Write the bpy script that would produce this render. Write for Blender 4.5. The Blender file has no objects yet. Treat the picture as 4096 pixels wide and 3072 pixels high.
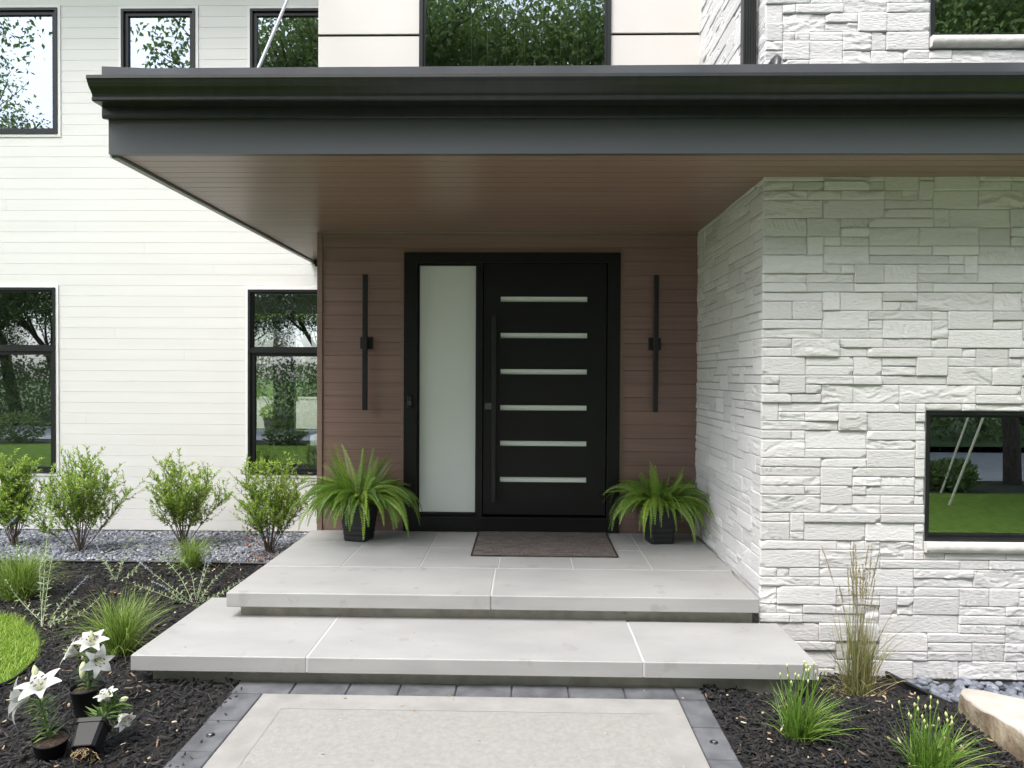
import bpy, bmesh, math, random
import numpy as np
from mathutils import Vector, Matrix, Euler
from math import radians as R, sin, cos, pi

SC = bpy.context.scene
COL = SC.collection

# ------------------------------------------------------------------ camera
cam_data = bpy.data.cameras.new('camera')
cam = bpy.data.objects.new('camera', cam_data)
COL.objects.link(cam)
cam_data.sensor_fit = 'HORIZONTAL'
cam_data.sensor_width = 36.0
cam_data.lens = 36.0 * 2730 / 4096
cam_data.clip_start = 0.05
cam_data.clip_end = 1000
YAW, PITCH, ROLL = R(1.141), R(0.772), R(0.303)
_f = Vector((-sin(YAW), cos(YAW), 0)); _r = Vector((cos(YAW), sin(YAW), 0)); _u = Vector((0, 0, 1))
_f2 = _f * cos(PITCH) - _u * sin(PITCH); _u2 = _u * cos(PITCH) + _f * sin(PITCH)
_r3 = _r * cos(ROLL) + _u2 * sin(ROLL); _u3 = _u2 * cos(ROLL) - _r * sin(ROLL)
M = Matrix.Identity(4)
for i in range(3):
    M[i][0] = _r3[i]; M[i][1] = _u3[i]; M[i][2] = -_f2[i]
M[2][3] = 1.78
cam.matrix_world = M
SC.camera = cam

# ------------------------------------------------------------------ light
SUN_TRAVEL = Vector((0.45, 0.55, -1.25)).normalized()
world = bpy.data.worlds.new('World'); SC.world = world; world.use_nodes = True
wn = world.node_tree; wn.nodes.clear()
w_out = wn.nodes.new('ShaderNodeOutputWorld'); w_bg = wn.nodes.new('ShaderNodeBackground')
w_sky = wn.nodes.new('ShaderNodeTexSky'); w_hsv = wn.nodes.new('ShaderNodeHueSaturation')
w_sky.sky_type = 'NISHITA'; w_sky.sun_disc = False
w_sky.sun_elevation = math.asin(-SUN_TRAVEL.z)
w_sky.sun_rotation = math.atan2(-SUN_TRAVEL.x, -SUN_TRAVEL.y)
w_sky.dust_density = 3.0; w_sky.air_density = 1.0
w_hsv.inputs['Saturation'].default_value = 0.45
w_bg.inputs['Strength'].default_value = 0.15
wn.links.new(w_sky.outputs[0], w_hsv.inputs['Color'])
wn.links.new(w_hsv.outputs[0], w_bg.inputs['Color'])
wn.links.new(w_bg.outputs[0], w_out.inputs['Surface'])
sun_data = bpy.data.lights.new('sun', 'SUN'); sun_data.energy = 0.5; sun_data.angle = R(24)
sun_data.color = (1.0, 0.96, 0.90)
sun = bpy.data.objects.new('sun', sun_data); COL.objects.link(sun)
sun.rotation_euler = SUN_TRAVEL.to_track_quat('-Z', 'Y').to_euler(); sun.location = (-8, -6, 14)
SC.view_settings.view_transform = 'Standard'; SC.view_settings.look = 'None'
SC.view_settings.gamma = 1.0; SC.view_settings.exposure = 2.0
SC.cycles.max_bounces = 10; SC.cycles.diffuse_bounces = 5; SC.cycles.glossy_bounces = 4
SC.cycles.transparent_max_bounces = 16; SC.cycles.transmission_bounces = 6
SC.cycles.sample_clamp_indirect = 6.0
SC.cycles.use_denoising = True

# ------------------------------------------------------------------ materials
def mat(name, col, col2=None, rough=0.6, scale=4.0, detail=6.0, stretch=(1, 1, 1), bump=0.0, bscale=60.0, bdist=0.002,
        spec=0.5, metal=0.0, tint=False, trans=0.0, lo=0.35, hi=0.65, bstretch=None, spots=None, coat=0.0):
    """Principled material: base colour mottled by noise (or mixed by the per-vertex 'tint' value), noise bump."""
    m = bpy.data.materials.new(name); m.use_nodes = True
    nt = m.node_tree; n = nt.nodes; l = nt.links
    bs = n['Principled BSDF']
    bs.inputs['Roughness'].default_value = rough; bs.inputs['Metallic'].default_value = metal
    bs.inputs['Specular IOR Level'].default_value = spec
    bs.inputs['Coat Weight'].default_value = coat
    c1 = (*col, 1); c2 = (*(col2 or col), 1)
    tc = n.new('ShaderNodeTexCoord')
    cout = None
    if tint:
        at = n.new('ShaderNodeAttribute'); at.attribute_name = 'tint'
        ramp = n.new('ShaderNodeValToRGB'); ramp.color_ramp.elements[0].color = c1; ramp.color_ramp.elements[1].color = c2
        if tint is not True:
            for pos, c in tint:
                e = ramp.color_ramp.elements.new(pos); e.color = (*c, 1)
        l.new(at.outputs['Fac'], ramp.inputs[0]); cout = ramp.outputs[0]
    elif col2:
        mp = n.new('ShaderNodeMapping'); mp.inputs['Scale'].default_value = stretch
        nz = n.new('ShaderNodeTexNoise'); nz.inputs['Scale'].default_value = scale; nz.inputs['Detail'].default_value = detail
        ramp = n.new('ShaderNodeValToRGB'); ramp.color_ramp.elements[0].color = c1; ramp.color_ramp.elements[1].color = c2
        ramp.color_ramp.elements[0].position = lo; ramp.color_ramp.elements[1].position = hi
        l.new(tc.outputs['Object'], mp.inputs[0]); l.new(mp.outputs[0], nz.inputs[0]); l.new(nz.outputs['Fac'], ramp.inputs[0])
        cout = ramp.outputs[0]
    if spots:
        sscale, sthr, scol = spots
        n2 = n.new('ShaderNodeTexNoise'); n2.inputs['Scale'].default_value = sscale; n2.inputs['Detail'].default_value = 4
        r2 = n.new('ShaderNodeValToRGB'); r2.color_ramp.elements[0].position = sthr; r2.color_ramp.elements[1].position = sthr + 0.06
        r2.color_ramp.elements[1].color = (0.7, 0.7, 0.7, 1)
        mx = n.new('ShaderNodeMix'); mx.data_type = 'RGBA'
        l.new(tc.outputs['Object'], n2.inputs[0]); l.new(n2.outputs['Fac'], r2.inputs[0]); l.new(r2.outputs[0], mx.inputs[0])
        if cout: l.new(cout, mx.inputs[6])
        else: mx.inputs[6].default_value = c1
        mx.inputs[7].default_value = (*scol, 1); cout = mx.outputs[2]
    if cout: l.new(cout, bs.inputs['Base Color'])
    else: bs.inputs['Base Color'].default_value = c1
    if bump:
        mp2 = n.new('ShaderNodeMapping'); mp2.inputs['Scale'].default_value = bstretch or stretch
        nb = n.new('ShaderNodeTexNoise'); nb.inputs['Scale'].default_value = bscale; nb.inputs['Detail'].default_value = 8
        bp = n.new('ShaderNodeBump'); bp.inputs['Strength'].default_value = bump; bp.inputs['Distance'].default_value = bdist
        l.new(tc.outputs['Object'], mp2.inputs[0]); l.new(mp2.outputs[0], nb.inputs[0]); l.new(nb.outputs['Fac'], bp.inputs['Height'])
        l.new(bp.outputs[0], bs.inputs['Normal'])
    if trans:
        out = n['Material Output']; tr = n.new('ShaderNodeBsdfTranslucent'); mix = n.new('ShaderNodeMixShader')
        mix.inputs[0].default_value = trans
        if cout: l.new(cout, tr.inputs[0])
        else: tr.inputs[0].default_value = c1
        l.new(bs.outputs[0], mix.inputs[1]); l.new(tr.outputs[0], mix.inputs[2]); l.new(mix.outputs[0], out.inputs[0])
    return m

def glass_mat(name, tintc, refl, wave=0.0):
    m = bpy.data.materials.new(name); m.use_nodes = True
    nt = m.node_tree; n = nt.nodes; l = nt.links; n.remove(n['Principled BSDF'])
    tr = n.new('ShaderNodeBsdfTransparent'); tr.inputs[0].default_value = (*tintc, 1)
    gl = n.new('ShaderNodeBsdfGlossy'); gl.inputs['Roughness'].default_value = 0.0; gl.inputs[0].default_value = (0.76, 0.85, 0.93, 1)
    fr = n.new('ShaderNodeFresnel'); fr.inputs['IOR'].default_value = 1.5
    mr = n.new('ShaderNodeMapRange'); mr.inputs['From Min'].default_value = 0.04; mr.inputs['To Min'].default_value = refl
    mix = n.new('ShaderNodeMixShader')
    l.new(fr.outputs[0], mr.inputs[0]); l.new(mr.outputs[0], mix.inputs[0])
    l.new(tr.outputs[0], mix.inputs[1]); l.new(gl.outputs[0], mix.inputs[2]); l.new(mix.outputs[0], n['Material Output'].inputs[0])
    if wave:
        tc = n.new('ShaderNodeTexCoord'); nz = n.new('ShaderNodeTexNoise'); nz.inputs['Scale'].default_value = 2.2; nz.inputs['Detail'].default_value = 1
        bp = n.new('ShaderNodeBump'); bp.inputs['Strength'].default_value = wave; bp.inputs['Distance'].default_value = 0.01
        l.new(tc.outputs['Object'], nz.inputs[0]); l.new(nz.outputs['Fac'], bp.inputs['Height']); l.new(bp.outputs[0], gl.inputs['Normal'])
    return m

MT = {}
MT['siding'] = mat('white_siding', (0.70, 0.692, 0.672), (0.735, 0.727, 0.706), rough=0.5, scale=1.5, stretch=(0.4, 1, 6), bump=0.12, bscale=40, bstretch=(0.15, 1, 3), bdist=0.001)
MT['trimwhite'] = mat('white_trim', (0.80, 0.795, 0.78), rough=0.5)
MT['panel'] = mat('cream_panel', (0.60, 0.576, 0.545), (0.62, 0.596, 0.565), rough=0.55, scale=2, bump=0.1, bscale=30, bstretch=(0.2, 1, 4), bdist=0.001)
MT['brown'] = mat('brown_woodgrain', (0.178, 0.114, 0.096), (0.238, 0.153, 0.130), rough=0.42, scale=9, detail=8, stretch=(0.12, 1, 9), bump=0.35, bscale=26, bstretch=(0.1, 1, 8), bdist=0.0015, lo=0.3, hi=0.7)
MT['soffit'] = mat('brown_soffit', (0.215, 0.148, 0.108), (0.285, 0.198, 0.147), rough=0.34, scale=9, detail=8, stretch=(0.12, 9, 1), bump=0.25, bscale=26, bstretch=(0.1, 8, 1), bdist=0.0012, lo=0.3, hi=0.7)
for key, base, kw in (('brown', ((0.186, 0.115, 0.099), (0.246, 0.154, 0.134)), dict(rough=0.42, stretch=(0.12, 1, 9), bump=0.35, bstretch=(0.1, 1, 8), bdist=0.0015)),
                      ('soffit', ((0.226, 0.144, 0.112), (0.296, 0.193, 0.153)), dict(rough=0.34, stretch=(0.12, 9, 1), bump=0.25, bstretch=(0.1, 8, 1), bdist=0.0012))):
    MT[key + '_set'] = [mat(f'{key}_board_{n}', tuple(c * f for c in base[0]), tuple(c * f for c in base[1]), scale=9 + i, detail=8, bscale=26, lo=0.3, hi=0.7, **kw) for i, (n, f) in enumerate((('mid', 1.0), ('dark', .955), ('light', 1.04)))]
MT['black'] = mat('black_metal', (0.010, 0.0105, 0.012), (0.014, 0.0145, 0.016), spec=0.35, rough=0.38, scale=6, bump=0.05, bscale=200, bdist=0.0005)
MT['doorblack'] = mat('black_door_paint', (0.0055, 0.006, 0.006), (0.0075, 0.008, 0.008), spec=0.26, rough=0.42, scale=3, bump=0.08, bscale=160, bdist=0.0004)
MT['fascia'] = mat('charcoal_aluminium', (0.070, 0.0745, 0.083), (0.080, 0.0845, 0.093), rough=0.40, scale=1.2, stretch=(0.3, 1, 1), bump=0.12, bscale=3, bdist=0.004)
MT['gutter'] = mat('dark_gutter_metal', (0.014, 0.016, 0.016), (0.020, 0.022, 0.0215), rough=0.33, scale=3, stretch=(6, 1, 1))
MT['flash'] = mat('grey_flashing_metal', (0.085, 0.09, 0.10), (0.13, 0.135, 0.15), rough=0.36, scale=1.6, metal=0.3, stretch=(1.0, 1, 0.3))
MT['stone'] = mat('white_ledgestone', (0.555, 0.546, 0.540), (0.675, 0.666, 0.660), tint=True, rough=0.85, bump=0.9, bscale=48, bdist=0.006, spec=0.25, bstretch=(0.6, 0.6, 1.6))
MT['mortar'] = mat('stone_backing', (0.16, 0.16, 0.155), rough=0.9)
MT['sillstone'] = mat('sill_limestone', (0.60, 0.585, 0.55), (0.70, 0.685, 0.65), rough=0.85, scale=18, bump=0.6, bscale=40, bdist=0.006)
MT['slab'] = mat('grey_stone_slab', (0.302, 0.301, 0.294), (0.352, 0.351, 0.343), rough=0.62, scale=2.2, detail=9, stretch=(0.8, 1.5, 2.5), bump=0.12, bscale=90, bdist=0.001, spots=(6, 0.63, (0.272, 0.269, 0.258)))
MT['grout'] = mat('pale_grout', (0.50, 0.50, 0.49), rough=0.9)
MT['riser'] = mat('concrete_riser', (0.26, 0.25, 0.205), (0.38, 0.36, 0.31), rough=0.9, scale=7, detail=9, bump=0.4, bscale=60, bdist=0.003, spots=(13, 0.66, (0.17, 0.16, 0.13)))
MT['found'] = mat('foundation_concrete', (0.50, 0.43, 0.32), (0.62, 0.55, 0.44), rough=0.9, scale=6, bump=0.3)
MT['path'] = mat('path_concrete', (0.24, 0.233, 0.218), (0.305, 0.297, 0.278), rough=0.85, scale=38, detail=12, lo=0.25, hi=0.75, bump=0.8, bscale=140, bdist=0.002, spots=(90, 0.64, (0.19, 0.18, 0.163)))
MT['vergesoil'] = mat('verge_ground_cover', (0.02, 0.03, 0.012), (0.06, 0.07, 0.03), rough=1.0, scale=5, bump=1, bscale=20, bdist=0.05)
MT['pathband'] = mat('smooth_path_concrete', (0.245, 0.238, 0.224), (0.308, 0.301, 0.284), rough=0.8, scale=6, detail=9, bump=0.2, bscale=90, bdist=0.001, spots=(60, 0.69, (0.18, 0.17, 0.153)))
MT['paver'] = mat('charcoal_paver', (0.072, 0.075, 0.082), (0.130, 0.134, 0.143), rough=0.85, scale=8, detail=9, bump=0.5, bscale=150, bdist=0.0015)
MT['joint'] = mat('dark_joint_sand', (0.07, 0.07, 0.075), rough=1.0, bump=0.5, bscale=200)
MT['mulchbase'] = mat('mulch_soil', (0.006, 0.006, 0.006), (0.014, 0.012, 0.011), rough=0.95, scale=40, bump=1.0, bscale=60, bdist=0.02)
MT['mulch'] = mat('mulch_chip', (0.005, 0.005, 0.0055), (0.20, 0.135, 0.085), tint=[(0.36, (0.0095, 0.0092, 0.0095)), (0.66, (0.024, 0.0215, 0.021)), (0.93, (0.052, 0.042, 0.037))], rough=0.75, spec=0.4, bump=0.5, bscale=90, bdist=0.003)
MT['slate'] = mat('slate_chip', (0.085, 0.095, 0.12), (0.48, 0.48, 0.49), tint=[(0.35, (0.15, 0.165, 0.20)), (0.7, (0.26, 0.275, 0.315)), (0.93, (0.38, 0.39, 0.42))], rough=0.62)
MT['slatebase'] = mat('slate_bed', (0.06, 0.065, 0.075), (0.14, 0.145, 0.16), rough=0.9, scale=40, bump=1, bscale=40, bdist=0.02)
MT['pebble'] = mat('beach_pebble', (0.085, 0.098, 0.13), (0.25, 0.265, 0.30), tint=True, rough=0.55, bump=0.1, bscale=120, bdist=0.001)
MT['lawn'] = mat('lawn_ground', (0.085, 0.15, 0.022), (0.13, 0.21, 0.04), rough=0.95, scale=3, bump=1.0, bscale=60, bdist=0.03, spec=0.1)
MT['frontlawn'] = mat('front_lawn_grass', (0.11, 0.19, 0.026), (0.19, 0.29, 0.05), rough=0.95, scale=9, detail=12, bump=1.0, bscale=60, bdist=0.03, spec=0.1)
MT['blade'] = mat('grass_blade', (0.16, 0.29, 0.022), (0.40, 0.54, 0.08), tint=True, rough=0.5, trans=0.35)
MT['soil'] = mat('open_ground', (0.06, 0.10, 0.03), (0.09, 0.13, 0.04), rough=1.0, scale=0.4)
MT['asphalt'] = mat('driveway_asphalt', (0.34, 0.34, 0.345), (0.42, 0.42, 0.425), rough=0.9, scale=3, bump=0.4, bscale=120)
MT['apron'] = mat('pale_concrete', (0.42, 0.42, 0.41), (0.50, 0.50, 0.49), rough=0.9, scale=2)
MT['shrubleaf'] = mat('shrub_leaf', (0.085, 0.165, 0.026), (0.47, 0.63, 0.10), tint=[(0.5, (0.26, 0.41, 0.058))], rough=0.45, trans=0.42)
MT['shrubstem'] = mat('shrub_stem', (0.10, 0.07, 0.05), (0.17, 0.125, 0.095), rough=0.8, scale=30)
MT['orngrass'] = mat('ornamental_grass_blade', (0.10, 0.19, 0.025), (0.38, 0.46, 0.14), tint=[(0.5, (0.20, 0.32, 0.05))], rough=0.5, trans=0.35)
MT['reed'] = mat('reed_blade', (0.12, 0.16, 0.04), (0.52, 0.43, 0.23), tint=[(0.45, (0.24, 0.26, 0.085)), (0.7, (0.42, 0.36, 0.18))], rough=0.6, trans=0.25)
MT['plume'] = mat('reed_plume', (0.34, 0.30, 0.17), (0.54, 0.48, 0.32), tint=True, rough=0.8, trans=0.3)
MT['chive'] = mat('chive_leaf', (0.075, 0.16, 0.02), (0.29, 0.42, 0.09), tint=[(0.5, (0.15, 0.27, 0.038))], rough=0.45, trans=0.3)
MT['bud'] = mat('chive_bud', (0.55, 0.62, 0.18), (0.72, 0.75, 0.40), tint=True, rough=0.6, trans=0.2)
MT['sage'] = mat('sage_leaf', (0.20, 0.28, 0.12), (0.40, 0.47, 0.27), tint=True, rough=0.7, trans=0.3)
MT['sagestem'] = mat('sage_stem', (0.34, 0.40, 0.25), (0.42, 0.47, 0.33), rough=0.8)
MT['lavender'] = mat('lavender_floret', (0.34, 0.36, 0.62), (0.58, 0.60, 0.80), tint=True, rough=0.7, trans=0.3)
MT['fern'] = mat('fern_leaflet', (0.085, 0.18, 0.028), (0.38, 0.53, 0.055), tint=[(0.5, (0.18, 0.32, 0.042))], rough=0.45, trans=0.35)
MT['fernrib'] = mat('fern_rib', (0.26, 0.30, 0.10), rough=0.6)
MT['pot'] = mat('black_planter', (0.009, 0.0095, 0.0105), (0.014, 0.0145, 0.016), rough=0.55, scale=4, stretch=(1, 1, 30), bump=0.3, bscale=8, bstretch=(1, 1, 12), bdist=0.004)
MT['nursery'] = mat('black_nursery_pot', (0.007, 0.007, 0.008), (0.010, 0.010, 0.011), spec=0.3, rough=0.5, scale=6)
MT['potsoil'] = mat('potting_soil', (0.03, 0.02, 0.015), (0.075, 0.05, 0.032), rough=1.0, scale=50, bump=1, bscale=60, bdist=0.02)
MT['root'] = mat('root_fibre', (0.42, 0.30, 0.14), (0.55, 0.42, 0.22), rough=0.9, scale=30)
MT['lilyleaf'] = mat('lily_leaf', (0.055, 0.12, 0.028), (0.20, 0.29, 0.09), tint=True, rough=0.42, trans=0.25)
MT['lilystem'] = mat('lily_stem', (0.10, 0.19, 0.035), rough=0.5)
MT['petal'] = mat('lily_petal', (0.50, 0.56, 0.30), (0.66, 0.66, 0.635), tint=[(0.35, (0.63, 0.64, 0.58))], rough=0.5, trans=0.3)
MT['lilybud'] = mat('lily_bud', (0.58, 0.64, 0.22), (0.82, 0.83, 0.66), tint=True, rough=0.5, trans=0.2)
MT['anther'] = mat('lily_anther', (0.05, 0.018, 0.010), rough=0.8)
MT['boulder'] = mat('limestone_boulder', (0.17, 0.125, 0.078), (0.33, 0.275, 0.20), rough=0.9, scale=9, detail=10, bump=0.9, bscale=26, bdist=0.012, lo=0.38, hi=0.62)
MT['bouldertop'] = mat('limestone_boulder_top', (0.40, 0.372, 0.325), (0.49, 0.47, 0.43), rough=0.9, scale=6, detail=10, bump=0.6, bscale=40, bdist=0.006)
MT['sidetrim'] = mat('pale_grey_trim', (0.30, 0.30, 0.30), rough=0.45)
MT['edging'] = mat('black_plastic_edging', (0.012, 0.013, 0.014), rough=0.4)
MT['frost'] = mat('frosted_glass', (0.60, 0.645, 0.618), (0.63, 0.675, 0.648), rough=0.24, scale=0.8, spec=0.55)
MT['froststrip'] = mat('frosted_strip_glass', (0.72, 0.80, 0.74), rough=0.25, spec=0.5)
MT['steel'] = mat('brushed_steel', (0.34, 0.345, 0.36), rough=0.42, metal=1.0)
MT['graymetal'] = mat('dull_grey_metal', (0.10, 0.10, 0.105), rough=0.45, metal=0.4)
MT['gold'] = mat('brass_ring', (0.72, 0.62, 0.34), rough=0.4, metal=0.3)
MT['room'] = mat('room_plaster', (0.20, 0.19, 0.18), rough=0.9)
MT['roomfloor'] = mat('room_floor', (0.09, 0.065, 0.045), rough=0.5)
MT['darkwood'] = mat('dark_furniture', (0.018, 0.016, 0.015), rough=0.4)
MT['fencewhite'] = mat('white_vinyl_fence', (0.74, 0.73, 0.66), rough=0.5)
MT['bark'] = mat('tree_bark', (0.05, 0.038, 0.028), (0.11, 0.088, 0.07), rough=0.95, scale=8, stretch=(3, 3, 0.6), bump=1, bscale=20, bdist=0.03)
MT['treeleaf'] = mat('tree_leaf', (0.10, 0.15, 0.045), (0.30, 0.41, 0.13), tint=[(0.5, (0.18, 0.265, 0.08))], rough=0.5, trans=0.45)
MT['bankgrass'] = mat('bank_grass', (0.08, 0.13, 0.035), (0.12, 0.19, 0.05), rough=1.0, scale=2, bump=1, bscale=30, bdist=0.05)
MT['palepole'] = mat('pale_pole', (0.70, 0.64, 0.46), rough=0.6)
MT['drybit'] = mat('dry_leaf', (0.34, 0.20, 0.09), (0.66, 0.56, 0.40), tint=True, rough=0.8, trans=0.2)
MT['deadleaf'] = mat('dead_shrub_leaf', (0.10, 0.035, 0.02), (0.20, 0.09, 0.05), tint=True, rough=0.8)
MT['red'] = mat('red_blossom', (0.6, 0.03, 0.03), rough=0.6)
MT['glass'] = glass_mat('window_glass', (0.46, 0.50, 0.47), 0.34, wave=0.012)
MT['lens'] = mat('sensor_lens', (0.03, 0.035, 0.05), rough=0.08, spec=0.9)
MT['buttonring'] = mat('bell_button', (0.12, 0.13, 0.15), rough=0.3)
# woven mat
def woven():
    m = mat('woven_doormat', (0.07, 0.058, 0.052), (0.165, 0.140, 0.125), rough=0.9, scale=28, detail=6, stretch=(0.35, 3.5, 1), lo=0.4, hi=0.62, bump=0.6, bscale=60, bdist=0.002)
    n = m.node_tree.nodes; l = m.node_tree.links
    tc = n.new('ShaderNodeTexCoord'); wv = n.new('ShaderNodeTexNoise'); mp = n.new('ShaderNodeMapping'); mp.inputs['Scale'].default_value = (120, 10, 1)
    wv.inputs['Scale'].default_value = 1.0; mx = n.new('ShaderNodeMix'); mx.data_type = 'RGBA'; mx.blend_type = 'OVERLAY'; mx.inputs[0].default_value = 0.7
    src = n['Principled BSDF'].inputs['Base Color'].links[0].from_socket
    l.new(tc.outputs['Object'], mp.inputs[0]); l.new(mp.outputs[0], wv.inputs[0]); l.new(src, mx.inputs[6]); l.new(wv.outputs['Fac'], mx.inputs[7])
    l.new(mx.outputs[2], n['Principled BSDF'].inputs['Base Color'])
    return m
MT['mat'] = woven()

# ------------------------------------------------------------------ object helpers
def props(o, label=None, cat=None, group=None, kind=None):
    if label: o['label'] = label
    if cat: o['category'] = cat
    if group: o['group'] = group
    if kind: o['kind'] = kind
    return o

def thing(name, label, cat, loc=(0, 0, 0), group=None, rz=0.0):
    o = bpy.data.objects.new(name, None); COL.objects.link(o); o.empty_display_size = 0.1
    o.location = loc; o.rotation_euler = (0, 0, rz)
    return props(o, label, cat, group)

def link(name, me, parent=None, world=False):
    o = bpy.data.objects.new(name, me); COL.objects.link(o)
    if parent is not None:
        o.parent = parent
        if world and parent.parent is None: o.location = -Vector(parent.location)
    return o

def npmesh(name, V, F, mats, tint=None, smooth=False, fmat=None):
    """mesh from numpy arrays: V (n,3); F (m,k) one polygon size"""
    V = np.asarray(V, dtype=np.float32).reshape(-1, 3); F = np.asarray(F, dtype=np.int32)
    me = bpy.data.meshes.new(name); k = F.shape[1]; m = F.shape[0]
    me.vertices.add(len(V)); me.vertices.foreach_set('co', V.ravel())
    me.loops.add(m * k); me.loops.foreach_set('vertex_index', F.ravel())
    me.polygons.add(m); me.polygons.foreach_set('loop_start', np.arange(0, m * k, k, dtype=np.int32))
    if smooth: me.polygons.foreach_set('use_smooth', np.ones(m, dtype=bool))
    for mm in (mats if isinstance(mats, (list, tuple)) else [mats]): me.materials.append(mm)
    if fmat is not None: me.polygons.foreach_set('material_index', np.asarray(fmat, dtype=np.int32))
    me.update(calc_edges=True); me.validate()
    if tint is not None:
        a = me.attributes.new('tint', 'FLOAT', 'POINT'); a.data.foreach_set('value', np.asarray(tint, dtype=np.float32).ravel())
    return me

class MB:
    """collects shapes into one mesh"""
    def __init__(s): s.v = []; s.f = []; s.m = []; s.sm = []
    def add(s, vs, fs, mi=0, smooth=False):
        b = len(s.v); s.v += [tuple(v) for v in vs]
        for f in fs: s.f.append([b + i for i in f]); s.m.append(mi); s.sm.append(smooth)
    def box(s, x0, x1, y0, y1, z0, z1, mi=0):
        vs = [(x, y, z) for z in (z0, z1) for y in (y0, y1) for x in (x0, x1)]
        s.add(vs, [(0, 2, 3, 1), (4, 5, 7, 6), (0, 1, 5, 4), (2, 6, 7, 3), (0, 4, 6, 2), (1, 3, 7, 5)], mi)
    def cbox(s, x0, x1, y0, y1, z0, z1, c=0.004, mi=0):
        """box with chamfered edges"""
        xs, ys, zs = (x0, x1), (y0, y1), (z0, z1); vs = []; idx = {}
        for i in (0, 1):
            for j in (0, 1):
                for k in (0, 1):
                    sx = c if i == 0 else -c; sy = c if j == 0 else -c; sz = c if k == 0 else -c
                    for a, off in enumerate(((0, sy, sz), (sx, 0, sz), (sx, sy, 0))):
                        idx[(i, j, k, a)] = len(vs); vs.append((xs[i] + off[0], ys[j] + off[1], zs[k] + off[2]))
        fs = []
        I = idx
        for i in (0, 1): fs.append([I[(i, 0, 0, 0)], I[(i, 1, 0, 0)], I[(i, 1, 1, 0)], I[(i, 0, 1, 0)]])
        for j in (0, 1): fs.append([I[(0, j, 0, 1)], I[(1, j, 0, 1)], I[(1, j, 1, 1)], I[(0, j, 1, 1)]])
        for k in (0, 1): fs.append([I[(0, 0, k, 2)], I[(1, 0, k, 2)], I[(1, 1, k, 2)], I[(0, 1, k, 2)]])
        for k in (0, 1):
            for j in (0, 1): fs.append([I[(0, j, k, 1)], I[(1, j, k, 1)], I[(1, j, k, 2)], I[(0, j, k, 2)]])
            for i in (0, 1): fs.append([I[(i, 0, k, 0)], I[(i, 1, k, 0)], I[(i, 1, k, 2)], I[(i, 0, k, 2)]])
        for i in (0, 1):
            for j in (0, 1): fs.append([I[(i, j, 0, 0)], I[(i, j, 1, 0)], I[(i, j, 1, 1)], I[(i, j, 0, 1)]])
        for i in (0, 1):
            for j in (0, 1):
                for k in (0, 1): fs.append([I[(i, j, k, 0)], I[(i, j, k, 1)], I[(i, j, k, 2)]])
        s.add(vs, fs, mi)
    def prism_x(s, prof, x0, x1, mi=0):
        """(y,z) outline extruded along x"""
        n = len(prof); vs = [(x0, y, z) for y, z in prof] + [(x1, y, z) for y, z in prof]
        fs = [(i, (i + 1) % n, n + (i + 1) % n, n + i) for i in range(n)] + [list(range(n)), list(range(2 * n - 1, n - 1, -1))]
        s.add(vs, fs, mi)
    def prism_z(s, prof, z0, z1, mi=0, mi_top=None):
        n = len(prof); vs = [(x, y, z0) for x, y in prof] + [(x, y, z1) for x, y in prof]
        s.add(vs, [(i, (i + 1) % n, n + (i + 1) % n, n + i) for i in range(n)] + [list(range(n - 1, -1, -1))], mi)
        s.add([(x, y, z1) for x, y in prof], [list(range(n))], mi if mi_top is None else mi_top)
    def tube(s, pts, rad, n=8, mi=0, cap=True):
        pts = [Vector(p) for p in pts]; N = len(pts)
        if not hasattr(rad, '__len__'): rad = [rad] * N
        rings = []; ref = None
        for i, p in enumerate(pts):
            t = (pts[min(i + 1, N - 1)] - pts[max(i - 1, 0)]).normalized()
            if ref is None: ref = t.orthogonal().normalized()
            ref = (ref - t * ref.dot(t));
            ref = ref.normalized() if ref.length > 1e-6 else t.orthogonal().normalized()
            b = t.cross(ref)
            rings.append([p + (ref * cos(2 * pi * k / n) + b * sin(2 * pi * k / n)) * rad[i] for k in range(n)])
        vs = [v for r in rings for v in r]
        fs = [(i * n + k, i * n + (k + 1) % n, (i + 1) * n + (k + 1) % n, (i + 1) * n + k) for i in range(N - 1) for k in range(n)]
        s.add(vs, fs, mi, True)
        if cap: s.add(rings[0][::-1], [list(range(n))], mi); s.add(rings[-1], [list(range(n))], mi)
    def lathe(s, prof, n=24, mi=0, c=(0, 0, 0)):
        vs = [(c[0] + r * cos(2 * pi * k / n), c[1] + r * sin(2 * pi * k / n), c[2] + z) for r, z in prof for k in range(n)]
        fs = [(i * n + k, i * n + (k + 1) % n, (i + 1) * n + (k + 1) % n, (i + 1) * n + k) for i in range(len(prof) - 1) for k in range(n)]
        s.add(vs, fs, mi, True)
    def ring(s, c, R0, r0, axis='y', n=28, m=8, mi=0):
        vs = []
        for i in range(n):
            a = 2 * pi * i / n
            for j in range(m):
                b = 2 * pi * j / m; rr = R0 + r0 * cos(b); h = r0 * sin(b)
                vs.append((c[0] + rr * cos(a), c[1] + h, c[2] + rr * sin(a)) if axis == 'y' else (c[0] + rr * cos(a), c[1] + rr * sin(a), c[2] + h))
        fs = [(i * m + j, ((i + 1) % n) * m + j, ((i + 1) % n) * m + (j + 1) % m, i * m + (j + 1) % m) for i in range(n) for j in range(m)]
        s.add(vs, fs, mi, True)
    def ellipsoid(s, c, r, n=10, m=6, mi=0):
        vs = []; 
        for i in range(m + 1):
            th = pi * i / m
            for k in range(n): vs.append((c[0] + r[0] * sin(th) * cos(2 * pi * k / n), c[1] + r[1] * sin(th) * sin(2 * pi * k / n), c[2] + r[2] * cos(th)))
        s.add(vs, [(i * n + k, (i + 1) * n + k, (i + 1) * n + (k + 1) % n, i * n + (k + 1) % n) for i in range(m) for k in range(n)], mi, True)
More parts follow.
